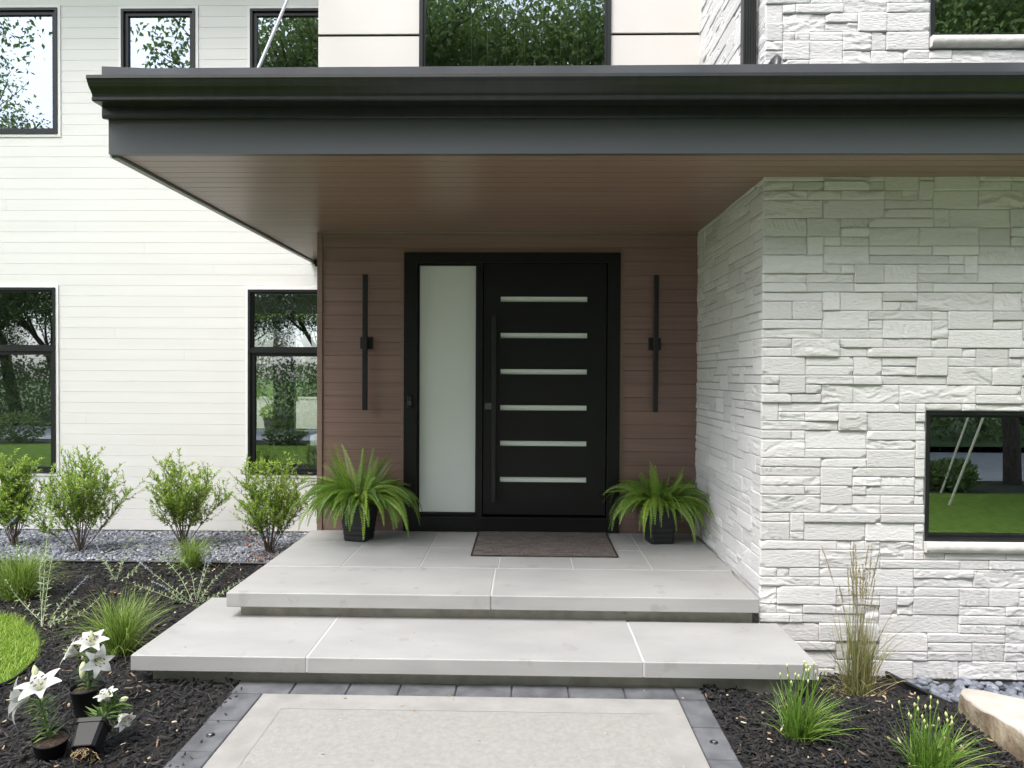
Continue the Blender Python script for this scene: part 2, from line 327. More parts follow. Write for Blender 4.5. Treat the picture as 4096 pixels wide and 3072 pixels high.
    def build(s, name, mats, parent=None, world=False, bevel=0.0):
        me = bpy.data.meshes.new(name); me.from_pydata(s.v, [], s.f)
        for mm in (mats if isinstance(mats, (list, tuple)) else [mats]): me.materials.append(mm)
        me.polygons.foreach_set('material_index', s.m); me.polygons.foreach_set('use_smooth', s.sm)
        bm = bmesh.new(); bm.from_mesh(me); bmesh.ops.recalc_face_normals(bm, faces=bm.faces); bm.to_mesh(me); bm.free()
        o = link(name, me, parent, world)
        if bevel:
            b = o.modifiers.new('edge', 'BEVEL'); b.width = bevel; b.segments = 2; b.limit_method = 'ANGLE'; b.angle_limit = R(50)
        return o

# ------------------------------------------------------------------ noise
def _hash(ix, iy, seed):
    h = (ix.astype(np.int64) * 374761393 + iy.astype(np.int64) * 668265263 + seed * 974711) & 0xffffffff
    h = ((h ^ (h >> 13)) * 1274126177) & 0xffffffff
    return ((h ^ (h >> 16)) & 0xffff) / 65535.0
def vnoise(x, y, seed=0):
    x = np.asarray(x, float); y = np.asarray(y, float)
    ix = np.floor(x); iy = np.floor(y); fx = x - ix; fy = y - iy
    fx = fx * fx * (3 - 2 * fx); fy = fy * fy * (3 - 2 * fy)
    a = _hash(ix, iy, seed); b = _hash(ix + 1, iy, seed); c = _hash(ix, iy + 1, seed); d = _hash(ix + 1, iy + 1, seed)
    return (a * (1 - fx) + b * fx) * (1 - fy) + (c * (1 - fx) + d * fx) * fy
def fbm(x, y, seed=0, o=4):
    s = 0; a = 0.5
    for i in range(o):
        s = s + a * vnoise(x, y, seed + i * 17); x = np.asarray(x) * 2.03; y = np.asarray(y) * 2.03; a *= 0.5
    return s / (1 - 0.5 ** o)
def sstep(a, b, x):
    t = np.clip((np.asarray(x, float) - a) / (b - a), 0, 1); return t * t * (3 - 2 * t)

# ------------------------------------------------------------------ ground heights
def gz(x, y):
    """bed height: level beside the path, falling to the stone wall on the right and to the siding at the back"""
    x = np.asarray(x, float); y = np.asarray(y, float)
    z = -0.05 + 0.02 * (fbm(x * 2.1, y * 2.1, 5, 3) - 0.5)
    z = z - 0.18 * sstep(3.65, 4.5, y) * sstep(1.05, 1.6, x)
    z = z - 0.05 * sstep(2.2, 2.9, x) * sstep(3.2, 4.4, y)
    z = z - 0.075 * sstep(6.4, 7.9, y) * (x < 0)
    return z

def terrain(name, x0, x1, y0, y1, step, zf, m, inside=None):
    nx = max(2, int((x1 - x0) / step)) + 1; ny = max(2, int((y1 - y0) / step)) + 1
    X, Y = np.meshgrid(np.linspace(x0, x1, nx), np.linspace(y0, y1, ny), indexing='ij')
    V = np.stack([X, Y, zf(X, Y)], -1).reshape(-1, 3)
    I = np.arange(nx * ny).reshape(nx, ny)
    F = np.stack([I[:-1, :-1], I[1:, :-1], I[1:, 1:], I[:-1, 1:]], -1).reshape(-1, 4)
    if inside is not None:
        c = V[F].mean(1); F = F[inside(c[:, 0], c[:, 1])]
    o = link(name, npmesh(name, V, F, m, smooth=True)); o['kind'] = 'structure'
    return o

rng = np.random.default_rng(11)
random.seed(5)

# lawn outline on the left (curve taken at ground level)
LAWN = [(-4.35, 5.05), (-3.91, 4.99), (-3.71, 4.92), (-3.47, 4.73), (-3.27, 4.52), (-3.14, 4.33), (-3.06, 4.14), (-3.02, 3.98), (-3.04, 3.86), (-3.2, 3.72), (-3.6, 3.6), (-4.2, 3.5), (-5.4, 3.45)]
def smooth_curve(P, n=6):
    P = [Vector((*p, 0)) for p in P]; out = []
    for i in range(len(P) - 1):
        p0 = P[max(i - 1, 0)]; p1 = P[i]; p2 = P[i + 1]; p3 = P[min(i + 2, len(P) - 1)]
        for k in range(n):
            t = k / n
            out.append(0.5 * ((2 * p1) + (p2 - p0) * t + (2 * p0 - 5 * p1 + 4 * p2 - p3) * t * t + (3 * p1 - p0 - 3 * p2 + p3) * t ** 3))
    out.append(P[-1]); return [(p.x, p.y) for p in out]
LAWNC = smooth_curve(LAWN)
LAWNPOLY = LAWNC + [(-7.5, 3.4), (-7.5, 5.1)]
def inpoly(x, y, poly):
    x = np.asarray(x); y = np.asarray(y); r = np.zeros(x.shape, bool); n = len(poly)
    for i in range(n):
        (xa, ya), (xb, yb) = poly[i], poly[(i + 1) % n]
        c = ((ya > y) != (yb > y)) & (x < (xb - xa) * (y - ya) / ((yb - ya) or 1e-9) + xa); r ^= c
    return r

# --- setting sheets
def sheet(name, x0, x1, y0, y1, z, m, kind='structure'):
    b = MB(); b.add([(x0, y0, z), (x1, y0, z), (x1, y1, z), (x0, y1, z)], [(0, 1, 2, 3)]); o = b.build(name, m); o['kind'] = kind; return o
sheet('ground', -250, 250, -250, 250, -0.36, MT['soil'])
FRONT = 2.35   # the beds end here in front, out of view; the front lawn begins
terrain('mulch_bed', -7.5, -1.655, FRONT, 6.42, 0.05, gz, MT['mulchbase'])
terrain('mulch_bed', 1.02, 2.46, FRONT, 4.66, 0.04, gz, MT['mulchbase'])
terrain('slate_bed', -7.5, -1.9, 6.42, 8.05, 0.08, gz, MT['slatebase'])
terrain('pebble_bed', 2.46, 5.0, FRONT, 4.66, 0.05, lambda x, y: gz(x, y) - 0.02, MT['slatebase'])
terrain('lawn', -7.5, -2.9, 3.3, 5.2, 0.05, lambda x, y: gz(x, y) + 0.012, MT['lawn'], lambda x, y: inpoly(x, y, LAWNPOLY))
# front lawn, driveway and bank behind the camera (seen in the window panes)
b = MB()
for x0, x1 in ((-40, -1.66), (1.0, 40)):
    b.add([(x0, -2.2, -0.16), (x1, -2.2, -0.16), (x1, FRONT, -0.07), (x0, FRONT, -0.07)], [(0, 1, 2, 3)])
for x0, x1 in ((-40, -7.5), (5.0, 40)):
    b.add([(x0, FRONT, -0.07), (x1, FRONT, -0.07), (x1, 8.0, -0.12), (x0, 8.0, -0.12)], [(0, 1, 2, 3)])
o = b.build('front_lawn', MT['frontlawn']); o['kind'] = 'structure'
sheet('verge', -60, 60, -3.7, -2.2, -0.17, MT['vergesoil'])
sheet('driveway_apron', -60, 60, -5.2, -3.7, -0.20, MT['apron'])
sheet('driveway', -60, 60, -9.0, -5.2, -0.22, MT['asphalt'])
terrain('bank', -60, 60, -40, -9.0, 1.0, lambda x, y: -0.2 + 0.035 * (-9.0 - y) + 0.2 * fbm(x * .3, y * .3, 3), MT['bankgrass'])

# --- concrete path with its paver border
ZG = -0.04
YF = 3.978; YB = 3.832
b = MB(); b.box(-1.482, 0.866, -2.9, YB - 0.004, -0.3, ZG - 0.001); o = b.build('concrete_path', MT['path']); o['kind'] = 'structure'
b = MB()   # smooth trowelled band inside the rim
bx0, bx1, bw = -1.482, 0.866, 0.165
b.box(bx0 + .002, bx1 - .002, YB - .006 - bw, YB - .006, -0.04, ZG + 0.0005)
b.box(bx0 + .002, bx0 + bw, -2.8, YB - .0065 - bw, -0.04, ZG + 0.0005); b.box(bx1 - bw, bx1 - .002, -2.8, YB - .0065 - bw, -0.04, ZG + 0.0005)
o = b.build('path_band', MT['pathband']); o['kind'] = 'structure'
b = MB()
xs = [-1.678, -1.337, -1.015, -0.718, -0.391, -0.07, 0.256, 0.578, 0.871, 1.03]
for a, c in zip(xs[:-1], xs[1:]): b.cbox(a + .004, c - .004, YB + .003, YF, -0.2, ZG + 0.001 + random.uniform(-.0015, .0015), 0.005)
y = YB - 0.004; k = 0
while y > -2.8:
    y2 = y - 0.296
    b.cbox(-1.662 + .02 * 0, -1.49, y2 + .004, y - .004, -0.2, ZG + random.uniform(-.0015, .0015), 0.005)
    b.cbox(0.874, 1.022, y2 + .004, y - .004, -0.2, ZG + random.uniform(-.0015, .0015), 0.005); y = y2
o = b.build('paver_border', MT['paver']); o['kind'] = 'structure'
b = MB(); b.box(-1.672, -1.484, -2.9, YF, -0.26, ZG - 0.010); b.box(0.868, 1.028, -2.9, YF, -0.26, ZG - 0.010); b.box(-1.484, 0.868, YB, YF, -0.26, ZG - 0.010)
o = b.build('joint_sand', MT['joint']); o['kind'] = 'structure'
for x, y, s in ((-1.575, 3.379, 'left'), (0.945, 3.386, 'right')):
    t = thing('path_light', f'small round metal disc light set in the {s} paver border of the path', 'path light', (x, y, ZG), 'disc lights in the paver border')
    q = MB(); q.lathe([(0.0, 0.006), (0.011, 0.0062), (0.016, 0.005), (0.021, 0.001), (0.022, -0.01)], 24); q.build('rim', MT['black'], t)
    q = MB(); q.lathe([(0.0, 0.0085), (0.008, 0.008), (0.0105, 0.006)], 20); q.build('lens', MT['steel'], t)

# ------------------------------------------------------------------ entrance steps
ZP, ZL = 0.31, 0.135
t = thing('entrance_steps', 'two wide floating grey stone slab steps leading up to the black front door', 'steps', (0, 4.5, -0.05))
def slabset(name, rects, z0, z1, parent):
    q = MB()
    for x0, x1, y0, y1 in rects: q.cbox(x0, x1, y0, y1, z0, z1, 0.005)
    return q.build(name, MT['slab'], parent, True)
g = 0.003
up = slabset('upper_slab', [(-2.0, -.222 - g, 4.518, 5.16 - g), (-.222 + g, 1.552, 4.518, 5.16 - g)] +
    [(a + g * .5, c - g * .5, y0 + g * .5, y1 - g * .5) for a, c, s in ((-2.0, -1.403, 5.93), (-1.403, -.803, 5.765), (-.803, -.2, 5.765), (-.2, .37, 5.765), (.37, .97, 5.72), (.97, 1.575, 5.9)) for y0, y1 in ((5.16, s), (s, 6.372))], ZP - .097, ZP, t)
q = MB(); q.box(-1.985, 1.545, 4.530, 6.36, ZP - .09, ZP - .0035); q.build('grout', MT['grout'], up, True)
lo = slabset('lower_slab', [(-2.295, -1.262 - g, 3.912, 4.945), (-1.262 + g, .688 - g, 3.912, 4.945), (.688 + g, 1.684, 3.912, 4.56)], ZL - .094, ZL, t)
for xa, xb, yb in ((-1.30, -1.22, 4.93), (.65, .726, 4.55)):
    q = MB(); q.box(xa, xb, 3.9155, yb, ZL - .088, ZL - .0025); q.build('grout', MT['grout'], lo, True)
q = MB(); q.box(-1.93, 1.53, 4.592, 6.3, ZL - .05, ZP - .098); q.build('upper_riser', MT['riser'], t, True)
q = MB(); q.box(-2.205, 1.60, 3.99, 6.3, -0.34, ZL - .0945); q.build('lower_riser', MT['riser'], t, True)

# ------------------------------------------------------------------ house
D, W, S = 6.37, 8.0, 4.60
house = thing('house', 'modern house with white siding, brown entry wall, white ledgestone and a dark flat canopy', 'house', (-0.2, 8.0, -0.15))
def hpart(mb, name, m, parent=None, bevel=0.0):
    return mb.build(name, m, parent or house, world=True, bevel=bevel)

def sub_intervals(a, b, cuts):
    segs = [(a, b)]
    for c, d in cuts:
        n = []
        for p, q_ in segs:
            if d <= p or c >= q_: n.append((p, q_))
            else:
                if c > p: n.append((p, c))
                if d < q_: n.append((d, q_))
        segs = n
    return segs
def boards(mb, x0, x1, z0, z1, Y, pitch, phase, holes, groove=0.0045, depth=0.018, joints=None, tones=1):
    """horizontal boards with a bevelled groove at each course; holes are (x0,x1,z0,z1)"""
    k = math.floor((z0 - phase) / pitch)
    while phase + k * pitch < z1:
        a = max(z0, phase + k * pitch); c = min(z1, phase + (k + 1) * pitch)
        edges = sorted({a, c} | {h for H in holes for h in (H[2], H[3]) if a < h < c})
        for e0, e1 in zip(edges[:-1], edges[1:]):
            mid = (e0 + e1) / 2; cuts = [(H[0], H[1]) for H in holes if H[2] < mid < H[3]]
            lo_g = groove * .5 if abs(e0 - a) < 1e-6 else 0; hi_g = groove * .5 if abs(e1 - c) < 1e-6 else 0
            if joints: cuts = cuts + [(jj, jj + .0009) for jj in joints.get(k, [])]
            for p, q_ in sub_intervals(x0, x1, cuts):
                if q_ - p < 0.002: continue
                prof = [(Y + depth, e0), (Y + .003, e0 + lo_g * .2), (Y, e0 + lo_g), (Y, e1 - hi_g), (Y + .003, e1 - hi_g * .2), (Y + depth, e1)]
                if not lo_g: prof = [(Y + depth, e0), (Y, e0)] + prof[3:]
                if not hi_g: prof = prof[:-2] + [(Y + depth, e1)] if not lo_g else [prof[0], prof[1], prof[2], (Y, e1), (Y + depth, e1)]
                mb.prism_x(prof, p, q_, random.randrange(tones))
        k += 1
def backing(mb, x0, x1, z0, z1, y0, y1, holes):
    zs = sorted({z0, z1} | {h for H in holes for h in (H[2], H[3]) if z0 < h < z1})
    for a, c in zip(zs[:-1], zs[1:]):
        mid = (a + c) / 2
        for p, q_ in sub_intervals(x0, x1, [(H[0], H[1]) for H in holes if H[2] < mid < H[3]]): mb.box(p, q_, y0, y1, a, c)

# windows: x0,x1,z0,z1, transom z's
WIN_WHITE = [(-7.0, -5.54, 4.596, 6.075, None), (-4.778, -3.90, 4.596, 6.055, None), (-3.25, -2.35, 4.596, 6.05, None),
             (-7.0, -5.575, 0.585, 2.785, (2.001, 2.105)), (-3.275, -2.35, 0.587, 2.768, (1.995, 2.095))]
whites = [w[:4] for w in WIN_WHITE]
q = MB(); boards(q, -9.0, -1.80, -0.088, 6.95, W, 0.1262, -0.088, [(a - .035, b_ + .035, c - .035, d + .035) for a, b_, c, d in whites], joints={k: [-8.4 + 3.66 * ((k * 0.387) % 1.0) + 3.66 * i for i in range(2)] for k in range(0, 60, 2)})
wall = hpart(q, 'siding_wall', MT['siding'])
q = MB(); backing(q, -9.0, -1.8, -0.088, 6.95, W + .0185, W + .16, whites); hpart(q, 'sheathing', MT['trimwhite'], wall)
q = MB(); q.box(-9.0, -1.85, W + .022, W + .2, -0.34, -0.0885); hpart(q, 'foundation', MT['found'])
q = MB(); q.box(-9.4, -1.99, 7.23, 8.2, 6.952, 7.0); q.box(-9.4, -1.99, 7.20, 7.229, 6.94, 7.16); q.box(-9.4, 5.2, 7.23, 15, 7.16, 7.22)
hpart(q, 'roof', [MT['trimwhite']])

def window(x0, x1, z0, z1, Y, trans=None, mflange=None, sill=None, fl=0.030, sash=0.042, cols=None):
    """black framed window: outer flange, inset sash, pane(s) as sub-parts"""
    q = MB(); yf = Y - 0.022; fr = fl
    q.box(x0, x0 + fr, yf, Y + .10, z0, z1); q.box(x1 - fr, x1, yf, Y + .10, z0, z1)
    q.box(x0 + fr, x1 - fr, yf, Y + .10, z1 - fr, z1); q.box(x0 + fr, x1 - fr, yf, Y + .10, z0, z0 + fr)
    cells = []
    if trans:
        q.box(x0 + fr, x1 - fr, yf + .002, Y + .10, trans[0] + .030, trans[1] - .018)
        cells = [(z0 + fr, trans[0] + .030), (trans[1] - .018, z1 - fr)]
    else: cells = [(z0 + fr, z1 - fr)]
    panes = []
    for ci, (a, c) in enumerate(cells):
        s = sash if not (trans and ci == 1) else 0.018
        q.box(x0 + fr, x0 + fr + s, Y + .004, Y + .07, a, c); q.box(x1 - fr - s, x1 - fr, Y + .004, Y + .07, a, c)
        q.box(x0 + fr + s, x1 - fr - s, Y + .004, Y + .07, a, a + s); q.box(x0 + fr + s, x1 - fr - s, Y + .004, Y + .07, c - s, c)
        panes.append((x0 + fr + s, x1 - fr - s, a + s, c - s))
    fo = hpart(q, 'window', MT['black'])
    for a, b_, c, d in panes:
        p = MB(); p.add([(a, Y + .03, c), (b_, Y + .03, c), (b_, Y + .03, d), (a, Y + .03, d)], [(0, 1, 2, 3)])
        hpart(p, 'pane', MT['glass'], fo)
    if mflange:
        p = MB(); e = .033; yb = Y - .012
        p.box(x0 - e, x0 - .001, yb, Y + .018, z0 - e, z1 + e); p.box(x1 + .001, x1 + e, yb, Y + .018, z0 - e, z1 + e)
        p.box(x0 - .001, x1 + .001, yb, Y + .018, z1 + .001, z1 + e); p.box(x0 - .001, x1 + .001, yb, Y + .018, z0 - e, z0 - .001)
        hpart(p, 'trim', MT['trimwhite'], fo)
    return fo
for a, b_, c, d, tr in WIN_WHITE: window(a, b_, c, d, W, tr, True)

# --- entry wall (brown boards) round the door frame
DF = (-1.137, 0.874, 0.312, 2.914)
q = MB(); boards(q, -1.905, 1.60, ZP + .001, 3.098, D, 0.1262, 0.312, [(DF[0] - .03, DF[1] + .03, -1, DF[3] + .03)], groove=.006, tones=3)
ew = hpart(q, 'entry_wall', MT['brown_set'])
q = MB(); backing(q, -1.95, 1.62, -0.3, 3.2, D + .0185, D + .16, [DF]); q.box(-1.95, -1.79, D + .161, W + .1, -0.34, 6.5); hpart(q, 'sheathing', MT['brown'], ew)
q = MB(); q.box(-1.953, -1.906, D - .016, D + .018, ZP + .001, 3.097)
q.box(DF[0] - .031, DF[0] - .002, D - .008, D + .018, ZP + .001, DF[3] + .03); q.box(DF[1] + .002, DF[1] + .031, D - .008, D + .018, ZP + .001, DF[3] + .03)
q.box(DF[0] - .002, DF[1] + .002, D - .008, D + .018, DF[3] + .002, DF[3] + .03); q.box(-1.905, 1.6, D - .012, D - .001, 3.062, 3.097)
hpart(q, 'corner_trim', MT['brown'], ew)

# --- front door
q = MB(); x0, x1, z0, z1 = DF; yf = D - .03
q.box(x0, -1.012, yf, D + .14, z0, z1); q.box(0.757, x1, yf, D + .14, z0, z1)
q.box(-1.012, 0.757, yf, D + .14, 2.815, z1); q.box(-1.012, 0.757, yf, D + .14, z0, .452)
q.box(-.455, -.40, yf + .004, D + .14, .452, 2.815)
q.box(-1.012, -.997, D + .02, D + .1, .47, 2.8); q.box(-.47, -.455, D + .02, D + .1, .47, 2.8)
q.box(-1.012, -.455, D + .02, D + .1, .452, .485); q.box(-1.012, -.455, D + .02, D + .1, 2.797, 2.815)
door = hpart(q, 'front_door', MT['doorblack'], bevel=.003)
q = MB(); q.box(-.997, -.47, D + .034, D + .06, .485, 2.797); hpart(q, 'sidelight', MT['frost'], door)
strips = [2.485, 2.147, 1.809, 1.472, 1.139, .801]
q = MB(); lx0, lx1 = -.393, .748; yl = D - .004; sx0, sx1 = -.236, .571; hh = .0245
zz = [.474] + [v for s_ in sorted(strips) for v in (s_ - hh, s_ + hh)] + [2.812]
q.box(lx0, sx0, yl, D + .06, .474, 2.812); q.box(sx1, lx1, yl, D + .06, .474, 2.812)
for a, c in zip(zz[0::2], zz[1::2]): q.box(sx0, sx1, yl, D + .06, a, c)
leaf = hpart(q, 'door_leaf', MT['doorblack'], door)
q = MB()
for s_ in strips:   # slim raised bead round every strip
    e = .012
    q.box(sx0 - e, sx1 + e, yl - .003, yl - .0002, s_ + hh, s_ + hh + e); q.box(sx0 - e, sx1 + e, yl - .003, yl - .0002, s_ - hh - e, s_ - hh)
    q.box(sx0 - e, sx0, yl - .003, yl - .0002, s_ - hh, s_ + hh); q.box(sx1, sx1 + e, yl - .003, yl - .0002, s_ - hh, s_ + hh)
hpart(q, 'bead', MT['doorblack'], door)
for s_ in strips:
    q = MB(); q.box(sx0 + .001, sx1 - .001, D + .012, D + .03, s_ - hh + .001, s_ + hh - .001); hpart(q, 'glass_strip', MT['froststrip'], door)
q = MB(); q.cbox(-.312, -.272, D - .075, D - .045, .60, 2.33, .003)
for zc in (.85, 2.08): q.box(-.302, -.282, D - .0451, D - .0045, zc - .015, zc + .015)
hpart(q, 'pull_handle', MT['black'], door)
q = MB(); q.cbox(-.378, -.316, D - .022, D - .0045, 1.457, 1.517, .003); q.lathe([(0, 0), (.006, 0), (.006, .003)], 12, c=(-.347, D - .022, 1.487)); hpart(q, 'lock', MT['graymetal'], door)
q = MB(); q.box(-.46, .80, D - .048, D - .0305, .428, .446); hpart(q, 'threshold', MT['doorblack'], door)

# --- upper cream panels with a big window
BW = (-1.005, 0.770, 3.45, 6.3)
q = MB()
for a, c in ((-1.95, BW[0] - .003), (BW[1] + .003, 1.60)):
    for e0, e1 in ((3.10, 3.91), (3.92, 4.922), (4.948, 5.95), (5.965, 6.5)): q.box(a, c, D, D + .018, e0, e1)
q.box(BW[0] - .003, BW[1] + .003, D, D + .018, 6.303, 6.5); q.box(BW[0] - .003, BW[1] + .003, D, D + .018, 3.1, 3.447)
pw = hpart(q, 'panel_wall', MT['panel'])
q = MB(); backing(q, -1.95, 1.62, 3.21, 6.5, D + .0185, D + .16, [BW]); hpart(q, 'sheathing', MT['doorblack'], pw)
window(*BW, D, None, None, fl=.034, sash=.020)

# --- white ledgestone: every stone its own relief, laid on a panel grid
def lay_stones(rg, u0, u1, z0, z1, holes, cell=0.1008, row=0.0615):
    nu = int(math.ceil((u1 - u0) / cell)); nz = int(math.ceil((z1 - z0) / row)); occ = np.zeros((nz, nu), bool); out = []
    for r in range(nz):
        c = 0
        while c < nu:
            if occ[r, c]: c += 1; continue
            free = 1
            while free < 5 and c + free < nu and not occ[r, c + free]: free += 1
            w = min(free, int(rg.choice([1, 2, 3, 4, 5], p=[.14, .27, .27, .22, .10]))); h = 1
            if w >= 2 and r + 1 < nz and rg.random() < .44 and not occ[r + 1, c:c + w].any(): h = 2
            if w == 1 and rg.random() < .25 and r + 1 < nz and not occ[r + 1, c]: h = 2
            occ[r:r + h, c:c + w] = True
            j = lambda col, rr: (_hash(np.array([col]), np.array([0]), 77)[0] - .5) * .03 if 0 < col < nu else 0.0
            a, b2 = u0 + c * cell + j(c, r), u0 + (c + w) * cell + j(c + w, r)
            out.append([a, min(b2, u1), z0 + r * row, min(z0 + (r + h) * row, z1)])
            c += w
    for (ha, hb, hc, hd) in holes:      # cut the stones that meet an opening
        nxt = []
        for a, b2, c, d in out:
            if not (a < hb and b2 > ha and c < hd and d > hc): nxt.append([a, b2, c, d]); continue
            if a < ha: nxt.append([a, ha, c, d])
            if b2 > hb: nxt.append([hb, b2, c, d])
            m0, m1 = max(a, ha), min(b2, hb)
            if c < hc: nxt.append([m0, m1, c, hc])
            if d > hd: nxt.append([m0, m1, hd, d])
        out = nxt
    return [r for r in out if r[1] - r[0] > .012 and r[3] - r[2] > .008]
def stone_mesh(rg, rects, mapper, amp=1.0, step=0.0075):
    Vs, Fs, Ts = [], [], []; base = 0
    for a, b2, c, d in rects:
        gp = 0.0010 + rg.random() * .0014; a += gp; b2 -= gp; c += gp; d -= gp
        nu = max(3, int((b2 - a) / step)) + 1; nz = max(3, int((d - c) / step)) + 1
        U, Z = np.meshgrid(np.linspace(a, b2, nu), np.linspace(c, d, nz), indexing='ij')
        sx, sz = rg.random(2) * 90
        kind = rg.random(); p = rg.uniform(.002, .013); two = (d - c) > .09
        H = p + (U - a) * rg.normal(0, .008) + (Z - c) * rg.normal(0, .035)
        if kind < .48:      # sawn-smooth face
            H = H + .0022 * (fbm(U * 14 + sx, Z * 20 + sz, 3, 3) - .5)
            if rg.random() < .5:   # a broken corner
                cx, cz = rg.choice([a, b2]), rg.choice([c, d]); dd = np.hypot((U - cx) * .7, Z - cz) + .015 * fbm(U * 30 + sx, Z * 30, 4, 3)
                H = H - .012 * (1 - sstep(.018, .034, dd))
        elif kind < .88:    # cleft face: ledges running along the stone
            n = fbm(U * 5.5 + sx, Z * 26 + sz + 2.2 * vnoise(U * 7, Z * 5 + sx, 8), 7, 4); k = rg.uniform(3, 6)
            tt = n * k; fl_ = np.floor(tt); H = H + (.019 * (fl_ + sstep(.82, 1.0, tt - fl_)) / k - .009) + .0025 * (fbm(U * 40 + sx, Z * 50 + sz, 9, 3) - .5)
        else:               # combed face
            H = H + .007 * (vnoise(U * 120 + sx + Z * 45, Z * 12 + sz, 12) - .5) * sstep(.3, .7, vnoise(U * 6 + sx, Z * 30, 4)) * 1.6
        e = np.minimum(np.minimum(U - a, b2 - U), np.minimum(Z - c, d - Z))
        H = np.clip(H, -.004, .026) - .0010 * (1 - sstep(0, .003, e)) + .0016 * (fbm(U * 75 + sx, Z * 110 + sz, 21, 2) - .5); H = H * amp
        V = mapper(U, H, Z).reshape(-1, 3); I = np.arange(nu * nz).reshape(nu, nz) + base
        F = np.stack([I[:-1, :-1], I[1:, :-1], I[1:, 1:], I[:-1, 1:]], -1).reshape(-1, 4)
        rim = np.concatenate([I[:, 0], I[-1, 1:], I[-2::-1, -1], I[0, -2:0:-1]]) - base
        HB = np.full(len(rim), -.022); ru = U.reshape(-1)[rim]; rz = Z.reshape(-1)[rim]
        VB = mapper(ru, HB, rz).reshape(-1, 3); nb = len(rim); IB = np.arange(nb) + base + nu * nz
        F2 = np.stack([rim + base, IB, np.roll(IB, -1), np.roll(rim, -1) + base], -1)
        Vs += [V, VB]; Fs += [F, F2]; Ts.append(np.full(nu * nz + nb, np.clip(rg.normal(.5, .28), 0, 1))); base += nu * nz + nb
    return np.concatenate(Vs), np.concatenate(Fs), np.concatenate(Ts)
SX = 1.592
LRW = (2.678, 4.30, 0.683, 1.55); URW = (2.672, 4.30, 4.029, 5.4)
SHOLES = [(2.662, 4.32, 0.604, 1.556), (2.655, 4.32, 3.94, 5.41)]
rg = np.random.default_rng(4)
Z0S = -0.242
fr_ = lay_stones(rg, SX - .012, 3.72, Z0S, 5.3, SHOLES)
V1, F1, T1 = stone_mesh(rg, fr_, lambda u, h, z: np.stack([u, S - h, z], -1))
sd = lay_stones(rg, S + .004, D + .01, Z0S, 5.6, [])
V2, F2, T2 = stone_mesh(rg, sd, lambda u, h, z: np.stack([SX - h, u, z], -1), amp=.8)
sw = link('stone_wall', npmesh('stone_wall', np.concatenate([V1, V2]), np.concatenate([F1, F2[:, ::-1] + len(V1)]), MT['stone'], np.concatenate([T1, T2])), house, True)
q = MB(); backing(q, SX + .008, 5.2, -.34, 6.5, S + .008, S + .2, [(LRW[0] - .002, LRW[1] + .002, LRW[2] - .002, LRW[3] + .002), (URW[0] - .002, URW[1] + .002, URW[2] - .002, URW[3] + .002)])
q.box(SX + .008, SX + .2, S + .201, D + .5, -.34, 6.5); hpart(q, 'stone_backing', MT['mortar'], sw)
for w_ in (LRW, URW):
    fo = window(*w_, S + .03, None, None, fl=.022, sash=.018)
    n = 60; U = np.linspace(w_[0] - .012, w_[1] + .06, n); zt = w_[2] - .004
    prof = [(S + .12, 0), (S - .035, 0), (S - .045, -.012), (S - .043, -.04), (S - .03, -.067), (S + .12, -.067)]
    Vs = np.array([[(u, y - (.014 * (fbm(np.array(u * 22), np.array(zz_ * 40 + 3.), 5, 4) - .5) if 1 < i < 5 else 0), zt + zz_) for i, (y, zz_) in enumerate(prof)] for u in U], dtype=float).reshape(-1, 3)
    k = len(prof); F = [[i * k + j, (i + 1) * k + j, (i + 1) * k + j + 1, i * k + j + 1] for i in range(n - 1) for j in range(k - 1)]
    so = link('sill', npmesh('sill', Vs, F, MT['sillstone']), fo)
    c_ = MB(); c_.add([Vs[i] for i in range(k)], [list(range(k))]); c_.build('sill_end', MT['sillstone'], fo)

# --- canopy
XL, XR = -2.525, 4.6
q = MB()   # fascia board with the little lip under it
q.box(XL, XR, 4.09, 4.13, 3.100, 3.312); q.box(XL, XL + .04, 4.131, W - .002, 3.100, 3.312)
q.box(XL + .004, XR, 4.084, 4.0895, 3.098, 3.106)
can = hpart(q, 'canopy', MT['fascia'])
q = MB(); yy = 4.131
k = 0
def soff_row(x0, x1, y0, y1):
    q.box(x0, x1, y0 + .003, y1 - .003, 3.106, 3.13, random.randrange(3))
while yy < W - .01:
    y2 = min(yy + .119, W - .003); x1 = 4.55 if y2 < S + .02 else (SX + .01 if y2 < D + .05 else -1.97)
    jx = [XL + .041] + sorted(random.uniform(XL + .3, x1) for _ in range(1)) + [x1] if k % 2 == 0 else [XL + .041, x1]
    for a, c in zip(jx[:-1], jx[1:]): soff_row(a + .0005, c - .0005, yy, y2)
    yy = y2; k += 1
q.box(XL + .041, 4.55, 4.131, 4.6, 3.131, 3.16); q.box(XL + .041, SX, 4.601, D - .001, 3.131, 3.16); q.box(XL + .041, -1.96, D, W - .003, 3.131, 3.16)
hpart(q, 'soffit', MT['soffit_set'], can)
q = MB(); q.box(XL - .012, XL - .001, 4.12, W - .002, 3.09, 3.30); q.box(XL - .001, XL + .028, 4.14, W - .002, 3.090, 3.0995); hpart(q, 'side_trim', MT['sidetrim'], can)
q = MB()   # upper fascia board standing proud, with its returned lip
q.prism_x([(4.05, 3.318), (4.05, 3.50), (4.12, 3.50), (4.12, 3.312), (4.058, 3.300), (4.052, 3.304)], XL - .016, XR)
q.box(XL - .016, XL + .02, 4.121, W - .002, 3.314, 3.50)
hpart(q, 'upper_fascia', MT['gutter'], can)
